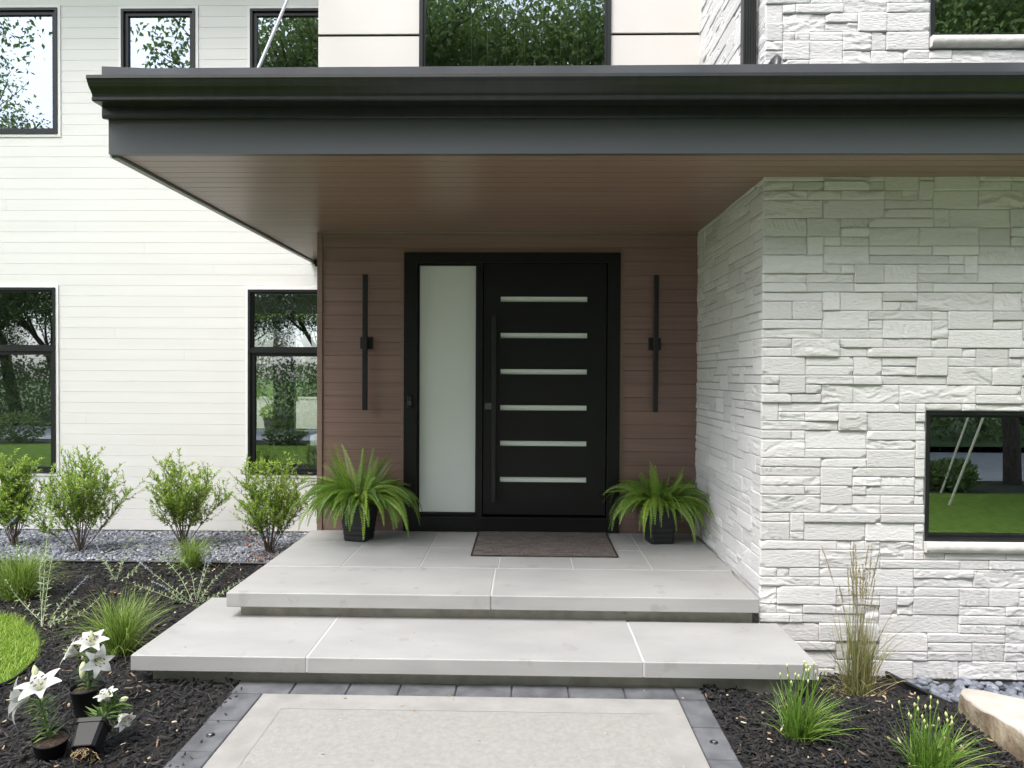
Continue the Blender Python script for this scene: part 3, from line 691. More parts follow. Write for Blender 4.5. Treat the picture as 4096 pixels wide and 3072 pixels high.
# ogee gutter
front = [(3.906, 3.487), (3.904, 3.495), (3.909, 3.4975), (3.918, 3.494), (3.917, 3.474), (3.922, 3.455), (3.935, 3.437), (3.952, 3.422), (3.965, 3.407), (3.968, 3.393), (3.963, 3.386), (3.963, 3.374), (3.972, 3.370), (4.049, 3.372)]
outer = [(3.904, 3.495), (3.902, 3.476), (3.908, 3.470), (3.914, 3.455), (3.926, 3.437), (3.944, 3.420), (3.957, 3.406), (3.960, 3.392), (3.954, 3.387), (3.954, 3.372), (3.962, 3.366), (4.049, 3.368), (4.049, 3.488), (3.904 + .008, 3.4955)]
q = MB(); q.prism_x(outer, XL - .016, XR); q.box(XL - .010, XR, 3.914, 4.048, 3.4885, 3.4915)
hpart(q, 'gutter', MT['gutter'], can)
q = MB()
for i in range(330):
    xx = XL + .01 + i * .0212; q.box(xx, xx + .011, 3.9125, 3.926, 3.4958, 3.4985)
hpart(q, 'gutter_guard', MT['flash'], can)
q = MB()   # roof edge flashing, in lengths lapped over each other, rising a little to the right
segs = [-2.541, -2.24, -0.94, 1.35, 2.55, 4.6]
for i, (a, c) in enumerate(zip(segs[:-1], segs[1:])):
    za = 3.595 + .006 * (a + 2.5) * .5 + (.014 if i == 0 else 0); zb = 3.595 + .006 * (c + 2.5) * .5; o_ = .0015 * (i % 2); c2 = c + (.012 if i < 4 else 0)
    q.add([(a, 4.05 - o_, 3.50), (c2, 4.05 - o_, 3.50), (c2, 4.05 - o_, zb), (a, 4.05 - o_, za), (a, 4.30, 3.50), (c2, 4.30, 3.50), (c2, 4.30, zb + .01), (a, 4.30, za + .01)],
          [(0, 1, 2, 3), (3, 2, 6, 7), (4, 7, 6, 5), (0, 4, 5, 1), (0, 3, 7, 4), (1, 5, 6, 2)])
hpart(q, 'drip_edge', MT['flash'], can)
q = MB(); q.box(-2.5, 4.55, 4.31, S - .02, 3.17, 3.58); q.box(-2.5, 1.56, S - .0195, D - .002, 3.17, 3.58); q.box(-2.5, -1.96, D - .0015, W - .003, 3.17, 3.58)
hpart(q, 'roof_deck', MT['gutter'], can)
# slanting tie rod from the canopy roof up to the eave
q = MB(); q.tube([(-2.0, 4.70, 3.55), (-2.0, 7.195, 6.945)], .0125, 12); q.cbox(-2.05, -1.95, 4.62, 4.78, 3.58, 3.60, .003); hpart(q, 'tie_rod', MT['steel'])
# ribbed downspout beside the stone corner
q = MB(); n = 5; prof = []
dx0, dx1, dy0, dy1 = 1.478, 1.566, 4.735, 4.80
for i in range(n):
    a = dx0 + (dx1 - dx0) * i / n; w_ = (dx1 - dx0) / n; prof += [(a, dy0), (a + w_ * .55, dy0), (a + w_ * .6, dy0 + .006), (a + w_ * .95, dy0 + .006)]
prof += [(dx1, dy0), (dx1, dy1), (dx0, dy1)]
q.prism_z(prof, 3.59, 6.5); hpart(q, 'downspout', MT['gutter'])
q = MB(); q.tube([(1.585, 4.42, 3.56), (1.590, 4.42, 3.74), (1.600, 4.43, 3.80), (1.612, 4.47, 3.83), (1.62, 4.53, 3.845), (1.622, 4.60, 3.845)], .026, 16); hpart(q, 'vent_pipe', MT['gutter'])
q = MB(); q.cbox(-2.475, -2.425, 7.90, 7.985, 3.055, 3.098, .004); q.lathe([(0, -.03), (.012, -.028), (.018, -.015), (.02, 0)], 14, c=(-2.45, 7.93, 3.06)); hpart(q, 'motion_sensor', MT['black'])

# --- rooms behind the glass
q = MB()
def room(x0, x1, y0, y1, z0, z1, back=True):
    q.add([(x0, y0, z0), (x1, y0, z0), (x1, y1, z0), (x0, y1, z0)], [(0, 1, 2, 3)], 1)
    q.add([(x0, y0, z1), (x1, y0, z1), (x1, y1, z1), (x0, y1, z1)], [(3, 2, 1, 0)])
    q.add([(x0, y0, z0), (x0, y1, z0), (x0, y1, z1), (x0, y0, z1)], [(0, 1, 2, 3)]); q.add([(x1, y0, z0), (x1, y1, z0), (x1, y1, z1), (x1, y0, z1)], [(0, 1, 2, 3)])
    if back: q.add([(x0, y1, z0), (x1, y1, z0), (x1, y1, z1), (x0, y1, z1)], [(0, 1, 2, 3)])
room(-8.9, -2.0, 8.17, 14.0, 0.30, 3.02, back=False); room(-8.9, -2.0, 8.17, 14.0, 3.3, 6.4)
room(-1.7, 1.55, 6.55, 13.5, 0.30, 6.45); room(1.85, 5.1, 4.85, 10, 0.30, 2.95); room(1.85, 5.1, 4.85, 10, 3.3, 6.4)
hpart(q, 'room', [MT['room'], MT['roomfloor']])
q = MB()   # garden front of the left room: dark posts, stone pier, top bar
for a, c in ((-8.9, -7.6), (-4.93, -4.78), (-4.18, -3.98), (-2.6, -2.0)): q.box(a, c, 14.0, 14.12, .3, 3.02)
q.box(-7.6, -4.93, 14.0, 14.1, 2.66, 2.86); q.box(-4.78, -4.18, 14.0, 14.1, 2.66, 2.86); q.box(-3.98, -2.6, 14.0, 14.1, 2.66, 2.86)
gw = hpart(q, 'garden_window', MT['darkwood'])
q = MB(); rg2 = np.random.default_rng(2)
z = .3
while z < 3.0:
    x = -5.32
    while x < -4.96:
        w_ = min(float(rg2.uniform(.1, .25)), -4.94 - x); q.box(x, x + w_ - .004, 14.3 - float(rg2.uniform(0, .03)), 14.6, z, z + .096); x += w_
    z += .1
hpart(q, 'stone_pier', MT['sillstone'])
t = thing('kitchen_island', 'long dark counter inside the room behind the window beside the brown wall', 'counter', (-4.4, 10.1, .3))
q = MB(); q.box(-1.6, 1.2, -.35, .35, .56, .60); q.build('counter_top', MT['darkwood'], t); q = MB(); q.box(-1.5, 1.1, -.3, .3, 0, .559); q.build('cabinet', MT['darkwood'], t)
t = thing('ring_pendant', 'brass rings hanging on thin rods inside the big upper window', 'pendant', (0, 6.85, 6.3))
q = MB()
rods = [(-.56, 2.35), (-.40, 2.4), (-.21, 2.4), (-.03, 2.4), (.15, 2.4), (.33, 2.4), (.50, 1.45)]
for x, L_ in rods: q.tube([(x, 0, 0), (x, 0, -L_)], .006, 6)
q.build('rod', MT['gold'], t)
for x, z in ((-.40, -.85), (-.40, -1.42), (-.21, -.90), (-.03, -1.10), (-.03, -1.5), (.15, -1.42), (.33, -1.58), (.50, -1.38)):
    q = MB(); q.ring((x, 0, z), .078, .013); q.build('ring', MT['gold'], t)

# ------------------------------------------------------------------ wall lights, bell, mat
for x, lab in ((-1.487, 'tall slim black bar wall light on the brown wall left of the door'), (1.192, 'tall slim black bar wall light on the brown wall beside the white stone')):
    t = thing('wall_light', lab, 'wall light', (x, D, 2.07), 'bar lights on the entry wall')
    q = MB(); q.cbox(-.058, .058, -.028, -.001, -.056, .056, .003); q.box(-.016, .016, -.0605, -.0285, -.03, .03); q.build('mounting_plate', MT['black'], t)
    q = MB(); q.cbox(-.021, .021, -.105, -.061, -.625, .628, .003); q.build('lamp_bar', MT['black'], t)
t = thing('doorbell', 'small black video doorbell on the door frame beside the frosted sidelight', 'doorbell', (-1.078, D - .03, 1.525))
q = MB(); q.cbox(-.025, .025, -.026, -.001, -.061, .061, .008); q.build('case', MT['black'], t)
q = MB(); vs = [(.013 * cos(a), -.028, .032 + .013 * sin(a)) for a in np.linspace(0, 2 * pi, 20, endpoint=False)]; q.add(vs, [list(range(20))]); q.build('camera_lens', MT['lens'], t)
q = MB(); q.ring((0, -.027, -.012), .0125, .003, n=24); q.build('button', MT['buttonring'], t)
t = thing('doormat', 'dark brown woven doormat lying on the porch in front of the door', 'doormat', (.16, 5.92, ZP))
q = MB(); q.cbox(-.595, .595, -.43, .43, .0005, .009, .003); q.build('woven_pad', MT['mat'], t)
q = MB()
for a in ((-.597, -.585, -.432, .432), (.585, .597, -.432, .432), (-.585, .585, -.432, -.42), (-.585, .585, .42, .432)): q.box(*a, .0095, .0105)
q.build('hem', MT['darkwood'], t)

# ------------------------------------------------------------------ edging strips
def strip(name, pts, zt, h, w, label):
    q = MB(); n = len(pts); zt = zt if hasattr(zt, '__len__') else [zt] * n
    P = [Vector((*p, 0)) for p in pts]; L_, R_ = [], []
    for i in range(n):
        tdir = (P[min(i + 1, n - 1)] - P[max(i - 1, 0)]).normalized(); nn = Vector((-tdir.y, tdir.x, 0)) * w * .5
        L_.append(P[i] + nn); R_.append(P[i] - nn)
    vs = []
    for i in range(n):
        vs += [(L_[i].x, L_[i].y, zt[i] - h), (L_[i].x, L_[i].y, zt[i]), (R_[i].x, R_[i].y, zt[i]), (R_[i].x, R_[i].y, zt[i] - h)]
    fs = [(i * 4 + a, (i + 1) * 4 + a, (i + 1) * 4 + a + 1, i * 4 + a + 1) for i in range(n - 1) for a in range(3)] + [(0, 1, 2, 3), (4 * n - 4, 4 * n - 3, 4 * n - 2, 4 * n - 1)]
    q.add(vs, fs); q.tube([(p.x, p.y, z_) for p, z_ in zip(P, zt)], w * .9, 6)
    o = q.build(name, MT['edging']); return props(o, label, 'garden edging')
strip('garden_edging', [(x, 6.40 + .02 * sin(x * 1.3)) for x in np.linspace(-7.4, -2.02, 40)], -.022, .12, .014, 'black plastic edging between the slate chips and the mulch')
strip('garden_edging', [(2.42, 4.58), (2.46, 4.32), (2.49, 4.1), (2.51, 3.9), (2.52, 3.7)], [-.195, -.172, -.145, -.115, -.09], .2, .014, 'black plastic edging between the round pebbles and the mulch')
strip('garden_edging', LAWNC, [float(gz(x, y)) + .022 for x, y in LAWNC], .1, .007, 'thin curved edging round the small patch of lawn')

# ------------------------------------------------------------------ loose stuff
def chips(name, n, area, zf, m, lrange, wrange, tilt, tintf, keep=None, thick=0.004, poly=False, lift=(0, .012), seed=1):
    rg = np.random.default_rng(seed)
    x = rg.uniform(area[0], area[1], n); y = rg.uniform(area[2], area[3], n)
    if keep is not None: k = keep(x, y); x = x[k]; y = y[k]; n = len(x)
    z = zf(x, y) + rg.uniform(*lift, n); L = rg.uniform(*lrange, n); Wd = rg.uniform(*wrange, n); a = rg.uniform(0, 2 * pi, n)
    tx = rg.normal(0, tilt, n); ty = rg.normal(0, tilt, n)
    ex = np.stack([np.cos(a) * np.cos(tx), np.sin(a) * np.cos(tx), np.sin(tx)], -1); ey = np.stack([-np.sin(a) * np.cos(ty), np.cos(a) * np.cos(ty), np.sin(ty)], -1); ez = np.cross(ex, ey)
    K = 6 if poly else 4
    if poly: ang = np.linspace(0, 2 * pi, K, endpoint=False)[None] + rg.uniform(-.35, .35, (n, K)); rad = rg.uniform(.65, 1.1, (n, K)); pu = np.cos(ang) * rad * .5; pv = np.sin(ang) * rad * .5
    else: pu = np.array([[-.5, .5, .5, -.5]]) * rg.uniform(.75, 1.1, (n, 4)); pv = np.array([[-.5, -.5, .5, .5]]) * rg.uniform(.5, 1.15, (n, 4))
    c = np.stack([x, y, z], -1)[:, None]; P = c + ex[:, None] * (pu * L[:, None])[..., None] + ey[:, None] * (pv * Wd[:, None])[..., None]
    th = thick * rg.uniform(.5, 1.5, n)[:, None, None]; T_ = P + ez[:, None] * th
    T_ = T_ * .88 + (c + ez[:, None] * th) * .12
    V = np.concatenate([P, T_], 1).reshape(-1, 3); o = np.arange(n)[:, None] * 2 * K
    sides = np.concatenate([np.stack([o[:, 0] + i, o[:, 0] + (i + 1) % K, o[:, 0] + K + (i + 1) % K, o[:, 0] + K + i], -1) for i in range(K)])
    if K == 4: top = o + np.array([[4, 5, 6, 7]])
    else: top = np.concatenate([o + np.array([[6, 7, 8, 9]]), o + np.array([[6, 9, 10, 11]])])
    tv = np.repeat(tintf(rg, n), 2 * K)
    ob = link(name, npmesh(name, V, np.concatenate([sides, top]), m, tv)); ob['kind'] = 'stuff'; return ob
mt_ = lambda rg, n: np.where(rg.random(n) < .022, rg.uniform(.93, 1.0, n), np.clip(rg.beta(1.6, 2.2, n) * .93, 0, .93))
in_lawn = lambda x, y: inpoly(x, y, LAWNPOLY)
offsteps = lambda x, y: ~((x > -2.2) & (y > 3.99)) & ~in_lawn(x, y)
chips('mulch', 30000, (-6.6, -1.665, 2.5, 6.38), gz, MT['mulch'], (.018, .075), (.005, .014), .32, mt_, offsteps, .004, lift=(0, .022), seed=3)
chips('mulch', 11000, (1.03, 2.47, 2.5, 4.6), gz, MT['mulch'], (.018, .07), (.005, .014), .32, mt_, lambda x, y: ~((x < 1.6) & (y > 3.99)) & (x < 2.42 + .1 * (4.58 - y)), .004, lift=(0, .022), seed=4)
st_ = lambda rg, n: np.clip(rg.normal(.5, .24, n), 0, 1)
chips('slate_chips', 15000, (-7.0, -1.98, 6.415, 8.02), gz, MT['slate'], (.025, .062), (.016, .038), .28, st_, None, .007, True, (0, .03), 6)
dt_ = lambda rg, n: rg.random(n)
chips('leaf_litter', 420, (-6, -1.7, 2.6, 8.0), lambda x, y: gz(x, y) + .02, MT['drybit'], (.012, .045), (.008, .022), .4, dt_, lambda x, y: offsteps(x, y), .0015, True, (0, .02), 8)
chips('leaf_litter', 110, (1.05, 2.4, 2.6, 4.55), lambda x, y: gz(x, y) + .02, MT['drybit'], (.012, .045), (.008, .022), .4, dt_, lambda x, y: ~((x < 1.6) & (y > 3.99)), .0015, True, (0, .02), 9)
chips('leaf_litter', 160, (-2.75, -2.1, 6.42, 6.85), lambda x, y: gz(x, y) + .03, MT['deadleaf'], (.02, .05), (.01, .02), .5, dt_, None, .001, True, (0, .02), 10)
chips('leaf_litter', 34, (-1.6, .98, 2.6, 3.96), lambda x, y: 0 * x + ZG + .003, MT['drybit'], (.008, .03), (.005, .012), .08, dt_, None, .001, True, (0, .001), 15)
chips('leaf_litter', 26, (-2.2, 1.6, 3.95, 4.5), lambda x, y: 0 * x + ZL + .002, MT['drybit'], (.006, .018), (.004, .009), .08, dt_, None, .001, True, (0, .001), 16)
chips('mulch', 60, (-1.68, -1.50, 2.6, 3.97), lambda x, y: 0 * x + ZG + .003, MT['mulch'], (.01, .03), (.004, .009), .1, mt_, lambda x, y: x < -1.5 - .18 * np.random.default_rng(1).random(len(x)), .003, lift=(0, .002), seed=17)
# beach pebbles
def pebbles(n, seed):
    rg = np.random.default_rng(seed); bm = bmesh.new(); bmesh.ops.create_icosphere(bm, subdivisions=2, radius=1)
    sv = np.array([v.co for v in bm.verts]); sf = np.array([[v.index for v in f.verts] for f in bm.faces]); bm.free()
    Vs, Fs, Ts = [], [], []
    pts = []
    while len(pts) < n:
        x = rg.uniform(2.30, 4.0); y = rg.uniform(3.3, 4.57)
        if x < 2.445 + .12 * (4.58 - y): continue
        pts.append((x, y, len(pts) / n))
    for x, y, k in pts:
        r = rg.uniform(.018, .034); s_ = np.array([r * rg.uniform(1.0, 1.45), r, r * rg.uniform(.5, .72)])
        E = np.array(Euler((rg.normal(0, .3), rg.normal(0, .3), rg.uniform(0, 6.28))).to_matrix())
        v = (sv * s_) @ E.T + np.array([x, y, float(gz(x, y)) + .004 + .036 * k]); Fs.append(sf + len(Vs) * len(sv)); Vs.append(v); Ts.append(np.full(len(sv), np.clip(rg.normal(.45, .25), 0, 1)))
    o = link('beach_pebbles', npmesh('beach_pebbles', np.concatenate(Vs), np.concatenate(Fs), MT['pebble'], np.concatenate(Ts), True)); o['kind'] = 'stuff'
pebbles(1300, 3)

# ------------------------------------------------------------------ plants
def ribbons(rg, n, base, br, Lr, th, droop, w, seg=6, az=None, tintr=(0, 1), thspread=.25, wtip=.08, twist=.6, zf=None):
    """curved tapering blades; returns V,F,tint (quads)"""
    a = rg.uniform(0, 2 * pi, n) if az is None else rg.normal(az[0], az[1], n)
    r0 = br * np.sqrt(rg.random(n)); b0 = rg.uniform(0, 2 * pi, n)
    L = rg.uniform(*Lr, n); th0 = np.abs(rg.normal(th, thspread, n)) * (.35 + .65 * r0 / max(br, 1e-6)); dr = rg.uniform(*droop, n)
    t = np.linspace(0, 1, seg + 1)[None]; ang = th0[:, None] + dr[:, None] * t ** 1.6
    ds = L[:, None] / seg; rad = np.concatenate([np.zeros((n, 1)), np.cumsum(np.sin(ang[:, 1:]) * ds, 1)], 1); hz = np.concatenate([np.zeros((n, 1)), np.cumsum(np.cos(ang[:, 1:]) * ds, 1)], 1)
    aa = a[:, None] + rg.normal(0, .15, n)[:, None] * t
    X = base[0] + (r0 * np.cos(b0))[:, None] + rad * np.cos(aa); Y = base[1] + (r0 * np.sin(b0))[:, None] + rad * np.sin(aa); Z = base[2] + hz
    if zf is not None: Z = Z + (zf(X[:, :1], Y[:, :1]) - base[2])
    wd = w * rg.uniform(.7, 1.3, n)[:, None] * (np.minimum(1, .55 + t * 2) * (1 - t ** 2.2) + wtip) * .5
    pa = a + pi / 2 + rg.normal(0, twist, n); px = np.cos(pa)[:, None] * wd; py = np.sin(pa)[:, None] * wd
    V = np.stack([np.stack([X - px, Y - py, Z], -1), np.stack([X + px, Y + py, Z], -1)], 2).reshape(-1, 3)
    o = (np.arange(n) * (seg + 1) * 2)[:, None]; i = np.arange(seg)[None] * 2
    F = np.stack([o + i, o + i + 1, o + i + 3, o + i + 2], -1).reshape(-1, 4)
    return V, F, np.repeat(rg.uniform(*tintr, n), (seg + 1) * 2)
def join(parts):
    Vs, Fs, Ts = [], [], []; b = 0
    for V, F, T_ in parts: Vs.append(V); Fs.append(F + b); Ts.append(T_); b += len(V)
    return np.concatenate(Vs), np.concatenate(Fs), np.concatenate(Ts)
def leaves(P, Dr, Nn, L, Wd, tint, fold=.25, curl=.0):
    """folded pointed leaves (triangles): base, left, mid, right, tip"""
    P = np.asarray(P, float); Dr = np.asarray(Dr, float); Dr = Dr / np.linalg.norm(Dr, axis=1, keepdims=True)
    S_ = np.cross(Dr, Nn); S_ = S_ / np.maximum(np.linalg.norm(S_, axis=1, keepdims=True), 1e-6); N2 = np.cross(S_, Dr); n = len(P)
    L = np.broadcast_to(L, (n,))[:, None]; Wd = np.broadcast_to(Wd, (n,))[:, None]
    m = P + Dr * L * .45; l = m + S_ * Wd * .5 + N2 * Wd * fold; r = m - S_ * Wd * .5 + N2 * Wd * fold; tip = P + Dr * L - N2 * L * curl
    V = np.stack([P, l, m, r, tip], 1).reshape(-1, 3); o = (np.arange(n) * 5)[:, None, None]
    F = (o + np.array([[[0, 3, 2], [0, 2, 1], [2, 3, 4], [2, 4, 1]]])).reshape(-1, 3)
    return V, F, np.repeat(tint, 5)
def rdir(rg, n):
    v = rg.normal(size=(n, 3)); return v / np.linalg.norm(v, axis=1, keepdims=True)

# lawn blades
def lawn_blades(n, seed):
    rg = np.random.default_rng(seed); x = rg.uniform(-6.2, -2.95, n); y = rg.uniform(3.4, 5.1, n); k = inpoly(x, y, LAWNPOLY); x = x[k]; y = y[k]; n = len(x)
    V, F, T_ = ribbons(rg, n, (0, 0, 0), .0001, (.03, .07), .5, (.2, 1.2), .0035, seg=3)
    off = np.repeat(np.stack([x, y, gz(x, y) + .008], -1), 8, axis=0)
    o = link('grass', npmesh('grass', V + off, F, MT['blade'], T_)); o['kind'] = 'stuff'
lawn_blades(42000, 21)

# shrubs
def shrub(loc, h, w, seed, label, sparse=1.0, lean=(0, 0), nstem=15):
    rg = np.random.default_rng(seed); t = thing('shrub', label, 'shrub', loc, 'leafy shrubs in the slate bed')
    st = MB(); LP, LD, TT = [], [], []
    for i in range(nstem):
        a = 2 * pi * (i + rg.uniform(-.4, .4)) / nstem; rr = w * .5 * rg.uniform(.25, .92); hh_ = h * (1 - .55 * (rr / (w * .5)) ** 2) * rg.uniform(.82, 1.04)
        end = Vector((rr * cos(a) + lean[0], rr * sin(a) + lean[1], hh_)); p0 = Vector((rg.normal(0, .018), rg.normal(0, .018), -.02)); mid = Vector((end.x * .38, end.y * .38, hh_ * .48)) + Vector(rg.normal(0, .02, 3))
        pts = [p0 * (1 - u) ** 2 + mid * 2 * u * (1 - u) + end * u * u for u in np.linspace(0, 1, 8)]
        st.tube(pts, [.0065 - .0052 * u for u in np.linspace(0, 1, 8)], 5, cap=False)
        def leafy(pts, n, up):
            m = len(pts) - 1
            for _ in range(n):
                u = rg.uniform(up, 1.0) * m; k = min(int(u), m - 1); p = pts[k].lerp(pts[k + 1], u - k); tg = (pts[k + 1] - pts[k]).normalized()
                dv = Vector(rdir(rg, 1)[0]); dv = (dv - tg * dv.dot(tg)).normalized() * .8 + tg * .75 + Vector((0, 0, .12))
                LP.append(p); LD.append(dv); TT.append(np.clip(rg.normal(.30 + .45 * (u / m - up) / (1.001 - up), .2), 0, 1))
        leafy(pts, int(42 * sparse), .34)
        for _ in range(int(22)):
            u = rg.uniform(.34, .97); k = int(u * 7); p = pts[min(k, 7)].lerp(pts[min(k + 1, 7)], u * 7 - k) if k < 7 else pts[7]
            dv = Vector(rdir(rg, 1)[0]); dv.z = abs(dv.z) * .9 + .25; dv += Vector((end.x, end.y, 0)) * .6; L_ = w * rg.uniform(.12, .30) * (1.2 - u * .5)
            tw = [p + dv.normalized() * L_ * s_ + Vector((0, 0, .25 * L_ * s_ * s_)) for s_ in (0, .33, .66, 1)]
            st.tube(tw, [.0024, .002, .0016, .001], 4, cap=False); leafy(tw, int(19 * sparse), .12)
    n = len(LP); P = np.array(LP); Dd = np.array(LD)
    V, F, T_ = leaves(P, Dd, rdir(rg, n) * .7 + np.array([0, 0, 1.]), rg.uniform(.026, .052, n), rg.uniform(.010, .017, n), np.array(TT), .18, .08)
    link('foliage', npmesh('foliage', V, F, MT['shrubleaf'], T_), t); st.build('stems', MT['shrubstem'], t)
    return t
shrub((-5.42, 7.1, float(gz(-5.4, 7.1))), 1.00, .80, 31, 'bushy green shrub by the left window, cut off by the picture edge', 1.1)
shrub((-4.54, 6.86, float(gz(-4.5, 6.86))), 1.0, 1.14, 32, 'rounded green shrub on bare stems standing alone under blank white siding beside the left window', 1.1)
shrub((-3.66, 7.2, float(gz(-3.7, 7.2))), 1.04, 1.02, 33, 'upright green shrub behind the small grass tuft, middle of the white wall', .95)
s4 = shrub((-2.62, 6.93, float(gz(-2.6, 6.93))), 1.06, .96, 34, 'green shrub with a few dead brown leaves in front of the window beside the porch', 1.0)
rg = np.random.default_rng(8); P = np.stack([rg.normal(-.10, .05, 60), rg.normal(-.12, .05, 60), rg.uniform(.12, .36, 60)], -1)
V, F, T_ = leaves(P, rdir(rg, 60) + [0, 0, -.6], rdir(rg, 60), rg.uniform(.03, .055, 60), .02, rg.random(60), .3, .2); link('dead_leaves', npmesh('dead_leaves', V, F, MT['deadleaf'], T_), s4)

def grass_clump(name, loc, parts, m, label, cat, group=None):
    t = thing(name, label, cat, loc, group); V, F, T_ = join(parts); link('blades', npmesh('blades', V, F, m, T_), t); return t
def fountain(loc, h, seed, label, n=420, br=.07):
    rg = np.random.default_rng(seed)
    grass_clump('ornamental_grass', loc, [ribbons(rg, n, (0, 0, -.01), br, (h * .65, h * 1.15), .32, (.2, 1.1), .0052, 7), ribbons(rg, n // 3, (0, 0, -.01), br, (h * .8, h * 1.3), .6, (.9, 1.9), .0045, 9, tintr=(.4, 1)),
        ribbons(rg, n // 8, (0, 0, -.01), br, (h * .3, h * .7), .9, (.6, 1.4), .004, 6, tintr=(.9, 1))], MT['orngrass'], label, 'ornamental grass', 'green grass tufts in the mulch')
fountain((-4.08, 5.40, float(gz(-4.08, 5.4))), .46, 41, 'bushy green grass tuft on the mulch above the lawn patch', 520, .09)
fountain((-2.62, 4.36, float(gz(-2.6, 4.36))), .44, 42, 'green grass tuft arching on the mulch beside the lower step', 380, .06)
fountain((-3.10, 6.27, float(gz(-3.1, 6.27))), .34, 43, 'small green grass tuft growing at the edge of the slate chips', 320, .055)

# feather reed grass
def reed_grass(loc, seed):
    rg = np.random.default_rng(seed)
    t = grass_clump('feather_reed_grass', loc, [ribbons(rg, 230, (0, 0, -.02), .075, (.30, .62), .12, (.0, .25), .0045, 6, tintr=(0, .75), thspread=.1), ribbons(rg, 60, (0, 0, -.02), .08, (.35, .75), .5, (.5, 1.5), .0045, 9, tintr=(.1, 1)),
        ribbons(rg, 70, (0, 0, -.02), .09, (.12, .35), .9, (.4, 1.4), .004, 6, tintr=(.7, 1)), ribbons(rg, 6, (0, 0, .05), .04, (.5, .85), .75, (.2, .8), .005, 9, tintr=(.0, .3))], MT['reed'], 'tall feathery reed grass with tan plumes in front of the white stone wall', 'ornamental grass')
    pl = MB(); P, Dd, LL = [], [], []
    for i in range(24):
        a = rg.uniform(0, 2 * pi); sp = abs(rg.normal(0, .17)); H = rg.uniform(.66, .96); x0, y0 = rg.normal(0, .04, 2)
        pts = [Vector((x0 + sp * u ** 1.5 * cos(a), y0 + sp * u ** 1.5 * sin(a), H * u)) for u in np.linspace(0, 1, 9)]
        pl.tube(pts, [.0016 - .001 * u for u in np.linspace(0, 1, 9)], 4, cap=False)
        for _ in range(95):
            u = 1 - rg.random() * .24 ; k = min(int(u * 8), 7); p = pts[k].lerp(pts[k + 1], u * 8 - k); dv = Vector(rdir(rg, 1)[0]) * .38 + (pts[8] - pts[7]).normalized(); P.append(p); Dd.append(dv); LL.append(rg.uniform(.008, .02) * (1.15 - abs(u - .86) * 3))
    pl.build('stalks', MT['plume'], t)
    n = len(P); V, F, T_ = leaves(np.array(P), np.array(Dd), rdir(rg, n), np.array(LL), .0055, rg.random(n)); link('plumes', npmesh('plumes', V, F, MT['plume'], T_), t)
reed_grass((2.03, 4.16, float(gz(2.03, 4.16))), 51)

# chives
def chives(loc, seed, label, nst=17, hs=(.26, .40), spread=1.0):
    rg = np.random.default_rng(seed)
    t = grass_clump('garlic_chives', loc, [ribbons(rg, 120, (0, 0, -.01), .06, (.16, .32), .62, (.3, 1.0), .006, 7, thspread=.3), ribbons(rg, 46, (0, 0, -.01), .05, (.24, .40), .9, (.3, .9), .0065, 8, az=(-.35, .6), tintr=(.3, 1)), ribbons(rg, 90, (0, 0, -.01), .05, (.15, .30), .18, (0, .3), .005, 6, tintr=(0, .6))], MT['chive'], label, 'chives', 'budding chive clumps in the mulch')
    st = MB(); bd = None
    for i in range(nst):
        a = rg.uniform(0, 2 * pi); r = .075 * math.sqrt(rg.random()) * spread; H = rg.uniform(*hs); x0, y0 = r * cos(a), r * sin(a); lx, ly = rg.normal(.0, .03, 2)
        pts = [Vector((x0 + lx * u * u, y0 + ly * u * u, H * u)) for u in np.linspace(0, 1, 7)]; st.tube(pts, .0021, 6)
        p = pts[-1]; bd = MB(); bd.lathe([(.001, -.004), (.004, .002), (.0052, .007), (.0036, .012), (.0008, .017)], 8, c=tuple(p)); ob = bd.build('bud', MT['bud'], t); at = ob.data.attributes.new('tint', 'FLOAT', 'POINT'); at.data.foreach_set('value', rg.uniform(0, 1, len(ob.data.vertices)).astype(np.float32))
    o = st.build('stalks', MT['chive'], t); at = o.data.attributes.new('tint', 'FLOAT', 'POINT'); at.data.foreach_set('value', rg.uniform(.3, .5, len(o.data.vertices)).astype(np.float32))
chives((1.38, 3.45, float(gz(1.38, 3.45))), 61, 'clump of chives with pale buds on the mulch beside the path paving', 18, (.28, .43))
chives((1.86, 3.13, float(gz(1.86, 3.13))), 62, 'clump of chives with pale buds near the big tan boulder', 20, (.24, .36), 1.4)

